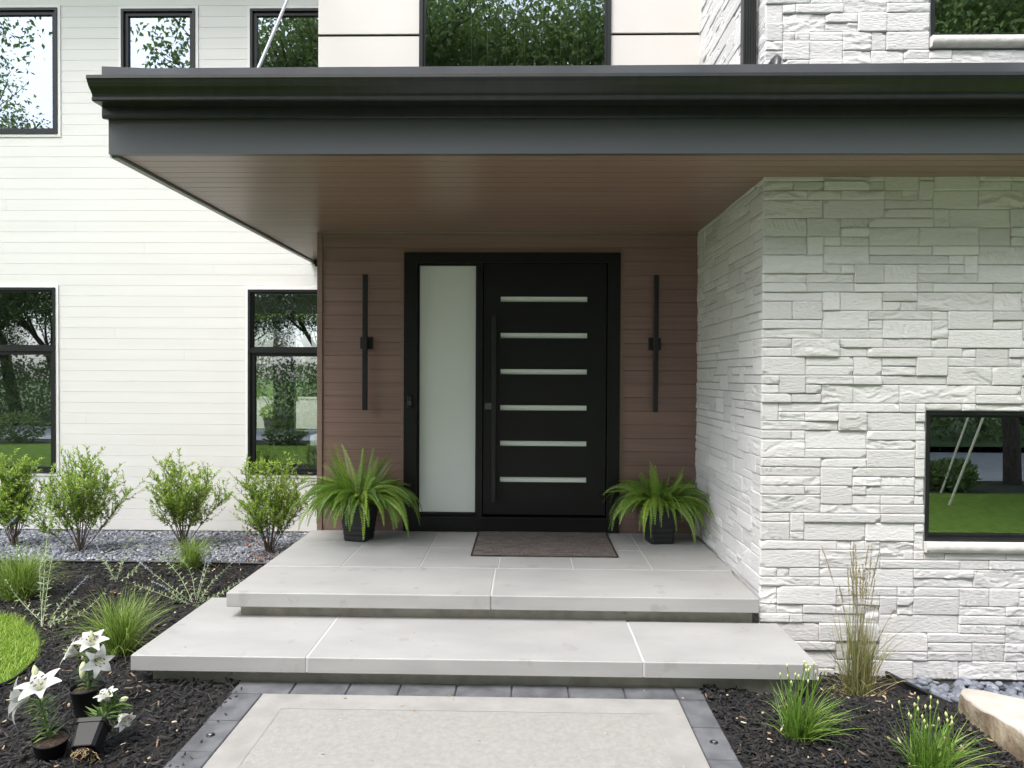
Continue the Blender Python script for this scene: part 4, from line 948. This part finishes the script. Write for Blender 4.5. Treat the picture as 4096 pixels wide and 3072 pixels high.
# sages
def sage(loc, seed, stems, label, flowers):
    rg = np.random.default_rng(seed); t = thing('sage_plant', label, 'sage', loc, 'silvery sage plants with lavender flowers'); sm = MB(); LP, LD, LL = [], [], []; FP, FD = [], []
    for i, (ex, ey, ez) in enumerate(stems):
        e = Vector((ex, ey, ez)); p0 = Vector((rg.normal(0, .015), rg.normal(0, .015), -.01)); mid = Vector((ex * .55, ey * .55, ez * .85 if ez > .3 else ez * .4 + .01))
        wa, wb = rg.normal(0, .035, 3), rg.uniform(3, 7); N = 18; pts = [Vector(wa) * sin(wb * u) * u + p0 * (1 - u) ** 2 + mid * 2 * u * (1 - u) + e * u * u for u in np.linspace(0, 1, N)]; sm.tube(pts, [.0028 - .0018 * u for u in np.linspace(0, 1, N)], 5, cap=False)
        L_ = sum((pts[k + 1] - pts[k]).length for k in range(N - 1)); nn = int(L_ / .022); fl = flowers > rg.random()
        for k in range(nn):
            u = (k + .5) / nn; j = min(int(u * (N - 1)), N - 2); p = pts[j].lerp(pts[j + 1], u * (N - 1) - j); tg = (pts[j + 1] - pts[j]).normalized(); sd_ = tg.orthogonal().normalized(); sd_.rotate(Matrix.Rotation(k * 1.57 + rg.normal(0, .3), 3, tg))
            if fl and u > .68:
                for _ in range(7): FP.append(p + Vector(rg.normal(0, .004, 3))); FD.append(Vector(rdir(rg, 1)[0]))
            elif u > .08:
                for sg in (1, -1): LP.append(p); LD.append(sd_ * sg + tg * .55); LL.append(rg.uniform(.026, .050) * (1.1 - .5 * u))
    sm.build('stems', MT['sagestem'], t); n = len(LP)
    V, F, T_ = leaves(np.array(LP), np.array(LD), rdir(rg, n) * .5 + np.array([0, 0, 1.]), np.array(LL), np.array(LL) * .36, rg.random(n), .15, .1); link('foliage', npmesh('foliage', V, F, MT['sage'], T_), t)
    if FP:
        n = len(FP); V, F, T_ = leaves(np.array(FP), np.array(FD), rdir(rg, n), rg.uniform(.006, .012, n), .006, rg.random(n)); link('blossoms', npmesh('blossoms', V, F, MT['lavender'], T_), t)
zq = lambda x, y: float(gz(x, y))
sage((-2.62, 5.35, zq(-2.62, 5.35)), 71, [(-.55, .15, .30), (-.42, .2, .36), (.12, -.15, .02), (.32, -.22, .05), (-.15, .1, .36), (.1, .12, .34), (-.3, -.08, .2), (.22, .1, .30), (-.05, .3, .28), (-.48, -.02, .15), (.35, .05, .16)], 'sprawling sage with lavender spikes on the mulch left of the upper step', .55)
sage((-3.45, 4.80, zq(-3.45, 4.8)), 72, [(-.42, .7, .78), (-.25, .35, .42), (.15, .2, .30), (.3, -.05, .22), (-.1, .3, .5), (.35, .2, .16), (-.45, .2, .30)], 'leggy sage with one tall pale stem rising between the grass tufts', .3)
sage((-4.95, 5.9, zq(-4.95, 5.9)), 73, [(-.3, .1, .62), (-.12, .05, .72), (.1, .2, .66), (-.45, .1, .5), (.25, .1, .55), (.4, .15, .52), (.05, -.1, .48), (-.2, -.2, .4)], 'sage with pale lavender spikes by the shrub at the left picture edge', .75)
sage((-3.55, 5.85, zq(-3.55, 5.85)), 74, [(-.2, .05, .30), (.15, .1, .33), (.05, .2, .36), (.3, -.05, .22), (-.3, .2, .22)], 'small thin sage beside the little grass tuft by the edging', .5)

# ferns in pots
def fern_meshes(seed, nf, spread, up):
    rg = np.random.default_rng(seed); rib = MB(); P, Dd, Nn, LL, WW, TT = [], [], [], [], [], []
    for i in range(nf):
        a = rg.uniform(0, 2 * pi); q_ = i / nf
        if q_ < .10: th0, dr, L = rg.uniform(.05, .50), rg.uniform(.1, .7), rg.uniform(.40, .62) * up
        elif q_ < .40: th0, dr, L = rg.uniform(.25, .80), rg.uniform(.9, 1.9), rg.uniform(.40, .60)
        else: th0, dr, L = rg.uniform(.28, .92), rg.uniform(2.0, 2.8), rg.uniform(.48, .84)
        L *= spread; N = 22; s_ = L / N; p = Vector((.07 * cos(a), .07 * sin(a), rg.uniform(-.01, .02))); pts = [p.copy()]; tg = []; aa = a
        for k in range(N):
            u = k / N; th = th0 + dr * u ** 1.1; th = min(th, 2.95); aa += rg.normal(0, .03); d = Vector((sin(th) * cos(aa), sin(th) * sin(aa), cos(th))); p = p + d * s_; pts.append(p.copy()); tg.append(d)
        rib.tube(pts, [.0017 - .0011 * k / N for k in range(N + 1)], 4, cap=False)
        tw = rg.normal(0, .85); base_t = np.clip(rg.normal(.42, .22), .05, .95); npair = int(L / .0155)
        for k in range(npair):
            u = .10 + .90 * (k + .5) / npair; j = min(int(u * N), N - 1); p = pts[j].lerp(pts[j + 1], u * N - j); d = tg[j]; side = d.cross(Vector((0, 0, 1)))
            side = side.normalized() if side.length > .05 else Vector((-sin(aa), cos(aa), 0)); side.rotate(Matrix.Rotation(tw, 3, d)); nr = side.cross(d)
            ln = .058 * spread * (min(1, .35 + (u - .1) * 3.0)) * (1 - max(0, u - .45) / .55 * .84) * rg.uniform(.85, 1.12)
            for sg in (1, -1): P.append(p); Dd.append(side * sg + d * .16 - nr * (.12 + .10 * (k % 2))); Nn.append(nr); LL.append(ln); WW.append(.0135); TT.append(np.clip(base_t + rg.normal(0, .08), 0, 1))
    V, F, T_ = leaves(np.array(P), np.array(Dd), np.array(Nn), np.array(LL), np.array(WW), np.array(TT), .12, .12)
    return npmesh('foliage', V, F, MT['fern'], T_), rib
def potted_fern(loc, seed, rz, label, nf, spread, up, hp=.32):
    t = thing('potted_fern', label, 'potted fern', loc, 'potted ferns flanking the door')
    q = MB(); n = 14; wb, wt = .100, .136
    def ring_(w_, z): c = .02; return [(sx * w_ - (sx * c if k == 1 else 0), sy * w_ - (sy * c if k == 0 else 0), z) for sx, sy, order in ((1, 1, (0, 1)), (-1, 1, (1, 0)), (-1, -1, (0, 1)), (1, -1, (1, 0))) for k in order]
    prof = [(wb, 0)] + [(wb + (wt - wb) * (k / n) + (.0015 if k % 2 else -.0015), hp * k / n) for k in range(1, n)] + [(wt + .008, hp * .94), (wt + .010, hp), (wt - .01, hp), (wt - .02, hp * .9)]
    vs = [v for w_, z in prof for v in ring_(w_, z)]; q.add(vs, [(i * 8 + k, i * 8 + (k + 1) % 8, (i + 1) * 8 + (k + 1) % 8, (i + 1) * 8 + k) for i in range(len(prof) - 1) for k in range(8)]); q.add([(x, y, 0.001) for x, y, _ in ring_(wb, 0)], [list(range(8))]); q.add([(x, y, hp * .9) for x, y, _ in ring_(wt - .02, 0)], [list(range(8))], 1)
    pot = q.build('planter', [MT['pot'], MT['potsoil']], t); pot.rotation_euler = (0, 0, rz)
    me, rib = fern_meshes(seed, nf, spread, up); f = link('fronds', me, t); f.location = (0, 0, hp * .93); r_ = rib.build('frond_ribs', MT['fernrib'], t); r_.location = (0, 0, hp * .93)
potted_fern((-1.475, 6.03, ZP), 81, R(-14), 'bushy potted fern by the left wall light, near the frosted sidelight', 185, .86, 1.12)
potted_fern((1.19, 6.05, ZP), 83, R(8), 'drooping potted fern between the doormat and the white stone wall', 170, .76, .95)

# lilies
def lily_flower(mb_pet, mb_anth, c, axis, size, rg, openness=1.0):
    ax = Vector(axis).normalized(); e1 = ax.orthogonal().normalized(); e1.rotate(Matrix.Rotation(rg.uniform(0, 6), 3, ax)); e2 = ax.cross(e1)
    V, F, T_ = mb_pet
    for k in range(6):
        a = k * pi / 3 + rg.normal(0, .08); o = e1 * cos(a) + e2 * sin(a); sd_ = ax.cross(o); wmax = size * (.19 if k % 2 else .25); N = 8; base = len(V); op = openness * rg.uniform(.85, 1.12)
        for j in range(N + 1):
            u = j / N; rad = size * (.05 + .80 * op * u ** 1.7); hgt = size * (.80 * u - .42 * op * u ** 3.2); p = Vector(c) + o * rad + ax * hgt; w_ = wmax * math.sin(pi * min(1, u * .92 + .08)) ** .75 if u < 1 else .004
            cup = .25 * w_
            for s_, lift in ((-1, cup), (0, 0), (1, cup)): V.append(tuple(p + sd_ * w_ * s_ + (ax - o * .6) * lift)); T_.append(min(1, .12 + u * 1.7))
        for j in range(N):
            for s_ in (0, 1): F.append([base + j * 3 + s_, base + j * 3 + s_ + 1, base + j * 3 + s_ + 4, base + j * 3 + s_ + 3])
    for k in range(6):
        a = k * pi / 3 + .3; o = e1 * cos(a) + e2 * sin(a); p1 = Vector(c) + ax * size * .62 + o * size * .20
        mb_anth.tube([Vector(c) + ax * size * .1, Vector(c) + ax * size * .4 + o * size * .07, p1], size * .008, 5, mi=1); mb_anth.tube([p1 - e1 * size * .05, p1 + e1 * size * .05], size * .020, 6, mi=0)
    mb_anth.tube([Vector(c) + ax * size * .1, Vector(c) + ax * size * .72], [size * .012, size * .016], 5, mi=1)
def lily_bud(mb, c, axis, L, r):
    ax = Vector(axis).normalized(); c = Vector(c); mb.tube([c + ax * L * u for u in (0, .12, .35, .65, .88, 1)], [r * .35, r * .75, r, r * .9, r * .5, r * .1], 10)
def lily_plant(t, seed, stem, flowers, buds, leaf_n, leaf_len, z0=0.0):
    rg = np.random.default_rng(seed); st = MB(); N = len(stem); P3 = [Vector(s_) for s_ in stem]; st.tube(P3, [.0062 - .002 * i / (N - 1) for i in range(N)], 8)
    top = P3[-1]
    def flat_tint(ob, v): a_ = ob.data.attributes.new('tint', 'FLOAT', 'POINT'); a_.data.foreach_set('value', np.full(len(ob.data.vertices), v, np.float32))
    for c, ax, sz in flowers:
        st.tube([top, (top + Vector(c)) / 2 + Vector((0, 0, -.005)), Vector(c) + Vector(ax).normalized() * .008], .0034, 6)
        V, F, T_ = [], [], []; an = MB(); lily_flower((V, F, T_), an, c, ax, sz, rg, .62 if seed == 93 else .92)
        fl = link('flower', npmesh('flower', V, F, MT['petal'], T_, True), t); flat_tint(an.build('stamens', [MT['anther'], MT['lilybud']], fl), .6)
    for c, ax, L, r in buds:
        st.tube([top, (top + Vector(c)) / 2, c], .003, 6); bd = MB(); lily_bud(bd, c, ax, L, r); flat_tint(bd.build('bud', MT['lilybud'], t), .55)
    st.build('stem', MT['lilystem'], t)
    Pl, Dl = [], []
    for i in range(leaf_n):
        u = (i + .5) / leaf_n * .93; k = min(int(u * (N - 1)), N - 2); p = P3[k].lerp(P3[k + 1], u * (N - 1) - k); tg = (P3[k + 1] - P3[k]).normalized(); o = tg.orthogonal().normalized(); o.rotate(Matrix.Rotation(i * 2.4 + rg.normal(0, .2), 3, tg)); Pl.append(p); Dl.append((o * 1.0 + tg * rg.uniform(.15, .7)).normalized())
    Ls = leaf_len * rg.uniform(.7, 1.1, leaf_n); Pl = np.array(Pl); Dl = np.array(Dl); Vx, Fx, Tx = leaves(Pl, Dl, np.tile([0, 0, 1.], (leaf_n, 1)) + rdir(rg, leaf_n) * .25, Ls, Ls * .17, rg.random(leaf_n), .2, .18); link('foliage', npmesh('foliage', Vx, Fx, MT['lilyleaf'], Tx), t)
def round_pot(t, rt, rb, h, tilt=(0, 0, 0)):
    q = MB(); q.lathe([(0, .002), (rb, 0), (rb * 1.01, .004), (rt * .97, h * .9), (rt * 1.02, h * .92), (rt * 1.04, h), (rt * .98, h), (rt * .94, h * .88)], 32); p = q.build('pot', MT['nursery'], t); q = MB(); q.lathe([(0, h * .90), (rt * .5, h * .885), (rt * .94, h * .86)], 24); s_ = q.build('soil', MT['potsoil'], p)
    p.rotation_euler = tilt
lg = 'white lilies in black nursery pots on the mulch'
t = thing('potted_lily', 'white lily with four open blooms in an upright round black pot, nearest the steps', 'potted lily', (-2.335, 3.60, float(gz(-2.33, 3.60)) - .01), lg)
round_pot(t, .083, .066, .165, (R(2), R(-2), 0))
lily_plant(t, 91, [(0, 0, .13), (-.005, 0, .2), (-.004, 0, .27), (.0, -.005, .335)], [((.022, -.005, .365), (.15, -.35, .9), .115), ((-.055, -.01, .335), (-.75, -.35, .45), .11), ((.055, -.035, .315), (.75, -.6, .1), .11), ((-.01, .03, .38), (-.3, .1, .9), .09)], [((.008, -.06, .315), (.05, -.25, -.95), .085, .017), ((.012, .005, .40), (-.05, -.1, 1), .06, .014)], 58, .085)
t = thing('potted_lily', 'white lily with two blooms in a leaning round black pot at the lower left', 'potted lily', (-2.262, 3.195, float(gz(-2.26, 3.19)) - .02), lg)
round_pot(t, .076, .056, .12, (R(8), R(7), 0))
lily_plant(t, 92, [(.0, 0, .10), (-.015, -.005, .17), (-.032, -.008, .25), (-.042, -.01, .29)], [((-.032, -.012, .325), (.12, -.42, .9), .135), ((-.085, -.02, .305), (-.9, -.35, .05), .13)], [((-.075, .01, .385), (-.15, 0, 1), .065, .015)], 62, .085)
t = thing('potted_lily', 'white lily in a square black pot tipped over with roots showing', 'potted lily', (-2.055, 3.17, float(gz(-2.05, 3.17)) + .0), lg)
q = MB(); wt_, wb_, h_ = .062, .075, .125
# tipped pot: its closed end leans towards the viewer, the mouth points up and away
def sq(w_, z, c=.014): return [(w_ - c, w_, z), (w_, w_ - c, z), (w_, -w_ + c, z), (w_ - c, -w_, z), (-w_ + c, -w_, z), (-w_, -w_ + c, z), (-w_, w_ - c, z), (-w_ + c, w_, z)]
prof = [(.050, 0), (.0515, .004), (.060, .105), (.065, .106), (.066, .125), (.061, .125), (.058, .10)]
vs = [v for w_, z in prof for v in sq(w_, z)]; q.add(vs, [(i * 8 + k, i * 8 + (k + 1) % 8, (i + 1) * 8 + (k + 1) % 8, (i + 1) * 8 + k) for i in range(len(prof) - 1) for k in range(8)])
q.add([(x, y, .001) for x, y, _ in sq(.0505, 0)], [list(range(8))])
pot = q.build('pot', MT['nursery'], t); pot.rotation_euler = (R(-52), 0, R(10)); pot.location = (0, -.035, .058)
q = MB(); rg = np.random.default_rng(6)
q.ellipsoid((0, 0, -.012), (.046, .046, .02), 12, 6, 1)
for i in range(26):
    a = rg.uniform(0, 6.28); p = Vector((.042 * cos(a), .042 * sin(a), -.01)); pts = [p]
    for k in range(5): p = p + Vector((rg.normal(0, .008), rg.normal(0, .008), -.004 - .006 * rg.random())); pts.append(p)
    q.tube(pts, .0012, 4)
ro = q.build('roots', [MT['root'], MT['potsoil']], pot)
lily_plant(t, 93, [(.0, .06, .125), (.01, .10, .16), (.022, .13, .185), (.03, .15, .20)], [((.012, .13, .205), (-.15, -.2, 1), .10), ((.075, .11, .155), (.8, -.35, -.35), .10)], [((.06, .14, .21), (.8, -.2, .35), .055, .013)], 80, .105)

# boulder
def boulder():
    foot = [(2.375, 3.74), (2.46, 3.81), (2.64, 3.66), (2.95, 3.52), (3.3, 3.32), (3.45, 2.95), (3.3, 2.65), (2.9, 2.5), (2.55, 2.6), (2.38, 2.9), (2.345, 3.2), (2.345, 3.5)]
    C_ = smooth_curve(foot + [foot[0]], 9)[:-1]; cx = sum(p[0] for p in C_) / len(C_); cy = sum(p[1] for p in C_) / len(C_); t = (cx, cy)
    V, F, fm = [], [], []; n = len(C_); levels = [(-.26, 1.0), (-.08, 1.01), (-.02, 1.02), (.03, 1.01), (.060, 1.0), (.070, .988)]; rg = np.random.default_rng(3)
    for li, (z, s_) in enumerate(levels):
        for (x, y) in C_:
            r = .05 * (fbm(np.array(x * 9 + z * 14), np.array(y * 9 + z * 6), 4, 4) - .5); V.append((cx + (x - cx) * s_ + r, cy + (y - cy) * s_ + r * .6, z + max(0, z + .05) / .12 * .085 * (3.75 - y) + .018 * (fbm(np.array(x * 5), np.array(y * 5), 9, 3) - .5) - cz0))
    for li in range(len(levels) - 1):
        for k in range(n): F.append([li * n + k, li * n + (k + 1) % n, (li + 1) * n + (k + 1) % n, (li + 1) * n + k]); fm.append(0 if li < 4 else 1)
    last = (len(levels) - 1) * n; m = 8
    for j in range(1, m + 1):
        s_ = .988 * (1 - j / m)
        for (x, y) in C_: px, py = cx + (x - cx) * s_, cy + (y - cy) * s_; V.append((px, py, (.070 + .085 * (3.75 - py)) + .012 * (1 - s_) ** .5 * 1.2 + .02 * (fbm(np.array(px * 8), np.array(py * 8), 2, 4) - .5) - cz0))
        for k in range(n): F.append([last + (j - 1) * n + k, last + (j - 1) * n + (k + 1) % n, last + j * n + (k + 1) % n, last + j * n + k]); fm.append(1)
    V = np.array(V); V[:, 0] -= cx; V[:, 1] -= cy
    o = link('boulder', npmesh('boulder', V, F, [MT['boulder'], MT['bouldertop']], smooth=True, fmat=fm)); o.location = (cx, cy, cz0)
    props(o, 'big tan limestone boulder lying beside the round pebbles at the lower right', 'boulder')
cz0 = -0.2
boulder()

# ------------------------------------------------------------------ trees behind the viewer and behind the house
def tree_meshes(seed, H, crown_r, crown_z, nleaf, leaf, zmin=None):
    rg = np.random.default_rng(seed); tk = MB(); tips = []
    def branch(p, d, L, r, lvl):
        N = 5; pts = [p]; q_ = p.copy(); dd = d.copy()
        for k in range(N): dd = (dd + Vector(rg.normal(0, .12, 3)) + Vector((0, 0, .06 if lvl else .02))).normalized(); q_ = q_ + dd * L / N; pts.append(q_.copy())
        if zmin is None or lvl == 0 or pts[0].z > zmin: tk.tube(pts, [r * (1 - .55 * k / N) for k in range(N + 1)], 8 if lvl < 2 else 5, cap=False)
        if lvl >= 2:
            tips.extend(pts[2:])
        if lvl < 3:
            for _ in range((7, 5, 4)[lvl]):
                u = rg.uniform(.35, 1.0); k = min(int(u * N), N - 1); b0 = pts[k].lerp(pts[k + 1], u * N - k); nd = Vector(rdir(rg, 1)[0]); nd.z = abs(nd.z) * .6 + .05; nd = (dd * .35 + nd).normalized(); branch(b0, nd, L * rg.uniform(.45, .72), r * .42, lvl + 1)
    branch(Vector((0, 0, 0)), Vector((0, 0, 1)), H * .62, H * .020, 0)
    tips = np.array([tuple(t_) for t_ in tips]); n = nleaf
    # leaf sprays: clusters around twig points plus sprays filling the crown's outer shell
    nc = n // 14; kc = rg.integers(0, len(tips), nc); cc = tips[kc] + rg.normal(0, H * .02, (nc, 3))
    sh = rdir(rg, nc // 2); sh[:, 2] = np.where(sh[:, 2] < -.35, -sh[:, 2], sh[:, 2]); cc[: nc // 2] = sh * np.array([crown_r, crown_r, H * .38]) * rg.uniform(.62, 1.0, (nc // 2, 1)) + np.array([0, 0, crown_z])
    if zmin is not None: cc = cc[cc[:, 2] > zmin]; nc = len(cc)
    P = np.repeat(cc, 14, axis=0) + rg.normal(0, .30 * (leaf / .2) ** .5, (nc * 14, 3)); n = len(P)
    tn = np.repeat(np.clip(rg.normal(.45, .22, nc), 0, 1), 14) + rg.normal(0, .12, n)
    V, F, T_ = leaves(P, rdir(rg, n) + np.array([0, 0, -.35]), rdir(rg, n) * .6 + np.array([0, 0, 1.]), rg.uniform(leaf * .7, leaf * 1.3, n), leaf * .55, np.clip(tn, 0, 1), .15, .1)
    return npmesh('crown', V, F, MT['treeleaf'], T_), tk
TM = [tree_meshes(101, 14, 4.2, 8.6, 42000, .18), tree_meshes(102, 11, 3.6, 6.6, 26000, .17), tree_meshes(103, 15, 3.8, 12.6, 13000, .15, 9.7)]
TK = []
def tree(loc, kind, sc, rz, label, group):
    t = thing('tree', label, 'tree', loc, group, rz); t.scale = (sc, sc, sc); link('crown', TM[kind][0], t)
    if len(TK) <= kind or TK[kind] is None:
        TK.append(None) if len(TK) <= kind else None
        TK[kind] = TM[kind][1].build('trunk', MT['bark'], t).data
    else: link('trunk', TK[kind], t)
    return t
gB = 'leafy trees across the driveway, seen mirrored in the windows'
for i, (x, y, k, s_, rz) in enumerate([(-8.3, -12.3, 0, 1.2, .3), (-3.4, -13.5, 0, 1.22, 1.9), (1.6, -12.2, 0, 1.12, 4.0), (6.2, -14.0, 0, 1.2, 2.7), (11.0, -12.6, 0, 1.1, 5.2), (16.0, -13.5, 0, 1.1, 3.3), (-5.8, -18.5, 0, 1.35, 2.2), (9, -19.5, 0, 1.35, 4.4), (21, -16, 0, 1.2, 1.2)]):
    tree((x, y, -.15), k, s_, rz, 'tall leafy tree across the driveway, mirrored in the windows', gB)
for x, y, s_, rz in ((-21.2, -12.0, 1.12, .4), (-26.0, -14.0, 1.3, 2.0), (-16.0, -13.5, .5, 1.1)):
    tree((x, y, -.15), 1, s_, rz, 'lower leafy tree across the driveway, mirrored in the far left windows', gB)
tree((8.9, -3.3, -.2), 1, .72, 1.0, 'young tree by the driveway, mirrored at the right edge of the stone wall window', None)
tree((-13.8, .6, -.2), 2, 1.0, 3.0, 'large tree left of the house whose hanging branches mirror in the upper left window', None)
gy = 'trees behind the back garden fence'
for x, y, s_, rz in ((-8.5, 27, 1.0, .5), (-4.2, 28, 1.05, 2.5), (-12.5, 27.5, 1.0, 4.5)):
    tree((x, y, -.2), 1, s_, rz, 'green tree behind the white back garden fence, seen through the window', gy)
for i in range(17):
    tree((-22 + i * 2.75 + .5 * sin(i * 3.1), -11.0 - .8 * (i % 2), -.15), 1, .50 + .07 * ((i * 7) % 4), i * 1.7, 'low bushy tree beyond the driveway, mirrored in the windows', 'young trees along the driveway')
def undergrowth(name, x0, x1, y0, y1, zb, h, n, seed):
    rg = np.random.default_rng(seed); x = rg.uniform(x0, x1, n); y = rg.uniform(y0, y1, n); hh_ = h * (.55 + .6 * fbm(x * .35, y * .5, seed, 3)); z = zb + hh_ * rg.random(n) ** .8
    V, F, T_ = leaves(np.stack([x, y, z], -1), rdir(rg, n) + np.array([0, 0, .1]), rdir(rg, n) * .7 + np.array([0, 0, 1.]), rg.uniform(.10, .22, n), .09, np.clip(fbm(x * .8, z * 1.5, seed + 3, 3) + rg.normal(0, .12, n), 0, 1), .15, .1)
    o = link(name, npmesh(name, V, F, MT['treeleaf'], T_)); o['kind'] = 'stuff'
undergrowth('undergrowth', -34, 34, -12.2, -9.6, -.2, 3.2, 60000, 301)
undergrowth('undergrowth', -18, 4, 23.0, 24.2, -.1, 3.2, 20000, 302)
for i in range(6):
    tree((-13 + i * 2.6, 24.4 + .5 * (i % 2), -.2), 1, .66, i * 2.1, 'bushy tree close behind the white garden fence, seen through the window', 'bushy trees behind the garden fence')
# hedge plants along the verge (mirrored low in the panes)
def low_shrub(loc, s_, seed):
    rg = np.random.default_rng(seed); t = thing('shrub', 'low dark green shrub along the driveway verge, mirrored in the windows', 'shrub', loc, 'shrubs along the driveway verge'); n = 900
    P = rdir(rg, n) * np.array([.75, .5, .45]) * s_ * rg.uniform(.4, 1, (n, 1)) ** .5 + np.array([0, 0, .42 * s_]); P[:, 2] = np.abs(P[:, 2])
    V, F, T_ = leaves(P, rdir(rg, n) + np.array([0, 0, .5]), rdir(rg, n), rg.uniform(.08, .16, n), .05, rg.random(n) * .8); link('foliage', npmesh('foliage', V, F, MT['treeleaf'], T_), t)
    q = MB(); 
    for k in range(6): a = k * 1.05; q.tube([(0, 0, -.05), (.2 * s_ * cos(a), .15 * s_ * sin(a), .3 * s_), (.45 * s_ * cos(a), .3 * s_ * sin(a), .6 * s_)], [.012, .009, .004], 5)
    q.build('stems', MT['shrubstem'], t)
for i, (x, s_) in enumerate(((-14, 1.0), (-11.6, .8), (-9.0, 1.1), (-6.6, .8), (4.6, .6), (5.9, .75), (7.3, .62), (10.6, .7), (12.4, .8))): low_shrub((x, -2.55 + .15 * sin(i * 2.1), -.19), s_, 200 + i)
for (a, c), lab in ((((6.33, -1.0, -.2), (7.35, -1.0, 2.6)), 'pale slanting pole standing on the lawn, the nearer one in the window mirror'), (((7.0, -2.3, -.2), (7.95, -2.3, 2.6)), 'pale slanting pole standing in the verge shrubs, the farther one in the window mirror')):
    q = MB(); a = Vector(a); c = Vector(c); q.tube([(0, 0, 0), tuple(c - a)], .017, 10); o = q.build('garden_pole', MT['palepole']); o.location = a; props(o, lab, 'pole')
# back garden
sheet('patio', -14, 2, 14.2, 20.5, .06, MT['apron']); sheet('back_lawn', -40, 20, 20.5, 60, -.05, MT['lawn'])
t = thing('garden_fence', 'white vinyl fence at the end of the back garden, seen through the window', 'fence', (-6, 22, -.05))
q = MB(); q.box(-9, 8, 0, .04, .05, 1.02); q.build('panel', MT['fencewhite'], t)
q = MB(); q.box(-9, 8, -.03, .07, 1.021, 1.08); q.build('rail', MT['fencewhite'], t)
for x in (-6, -3.8, -1.6, .62, 2.8, 5): 
    q = MB(); q.box(x - .06, x + .06, -.055, .095, 0, 1.16); q.build('post', MT['fencewhite'], t)
t = thing('patio_planter', 'dark planter with big drooping leaves on the patio behind the house', 'planter', (-7.1, 19.0, .06))
q = MB(); q.lathe([(0, 0), (.17, 0), (.25, .48), (.22, .48), (.2, .42), (0, .42)], 20); q.build('pot', MT['pot'], t)
rg = np.random.default_rng(12); n = 420; P = rdir(rg, n) * np.array([.3, .3, .22]) + np.array([0, 0, .62]); V, F, T_ = leaves(P, rdir(rg, n), rdir(rg, n), .09, .05, rg.random(n)); link('underplanting', npmesh('underplanting', V, F, MT['shrubleaf'], T_), t)
q = MB(); P, Dd = [], []
for a, L_ in ((.3, .75), (1.5, .9), (2.6, .8), (3.7, .7), (4.9, .85), (5.7, .6)):
    e = Vector((.42 * cos(a), .3 * sin(a), .55 + L_)); q.tube([(0, 0, .5), (e.x * .4, e.y * .4, .5 + L_ * .6), tuple(e)], .011, 6); P.append(e); Dd.append(Vector((cos(a) * .6, sin(a) * .5, -.8)))
q.build('leaf_stalks', MT['lilystem'], t); V, F, T_ = leaves(np.array(P), np.array(Dd), np.tile([0, -1, .3], (6, 1)).astype(float), .48, .30, np.full(6, .3), .1, .1); link('big_leaves', npmesh('big_leaves', V, F, MT['shrubleaf'], T_), t)
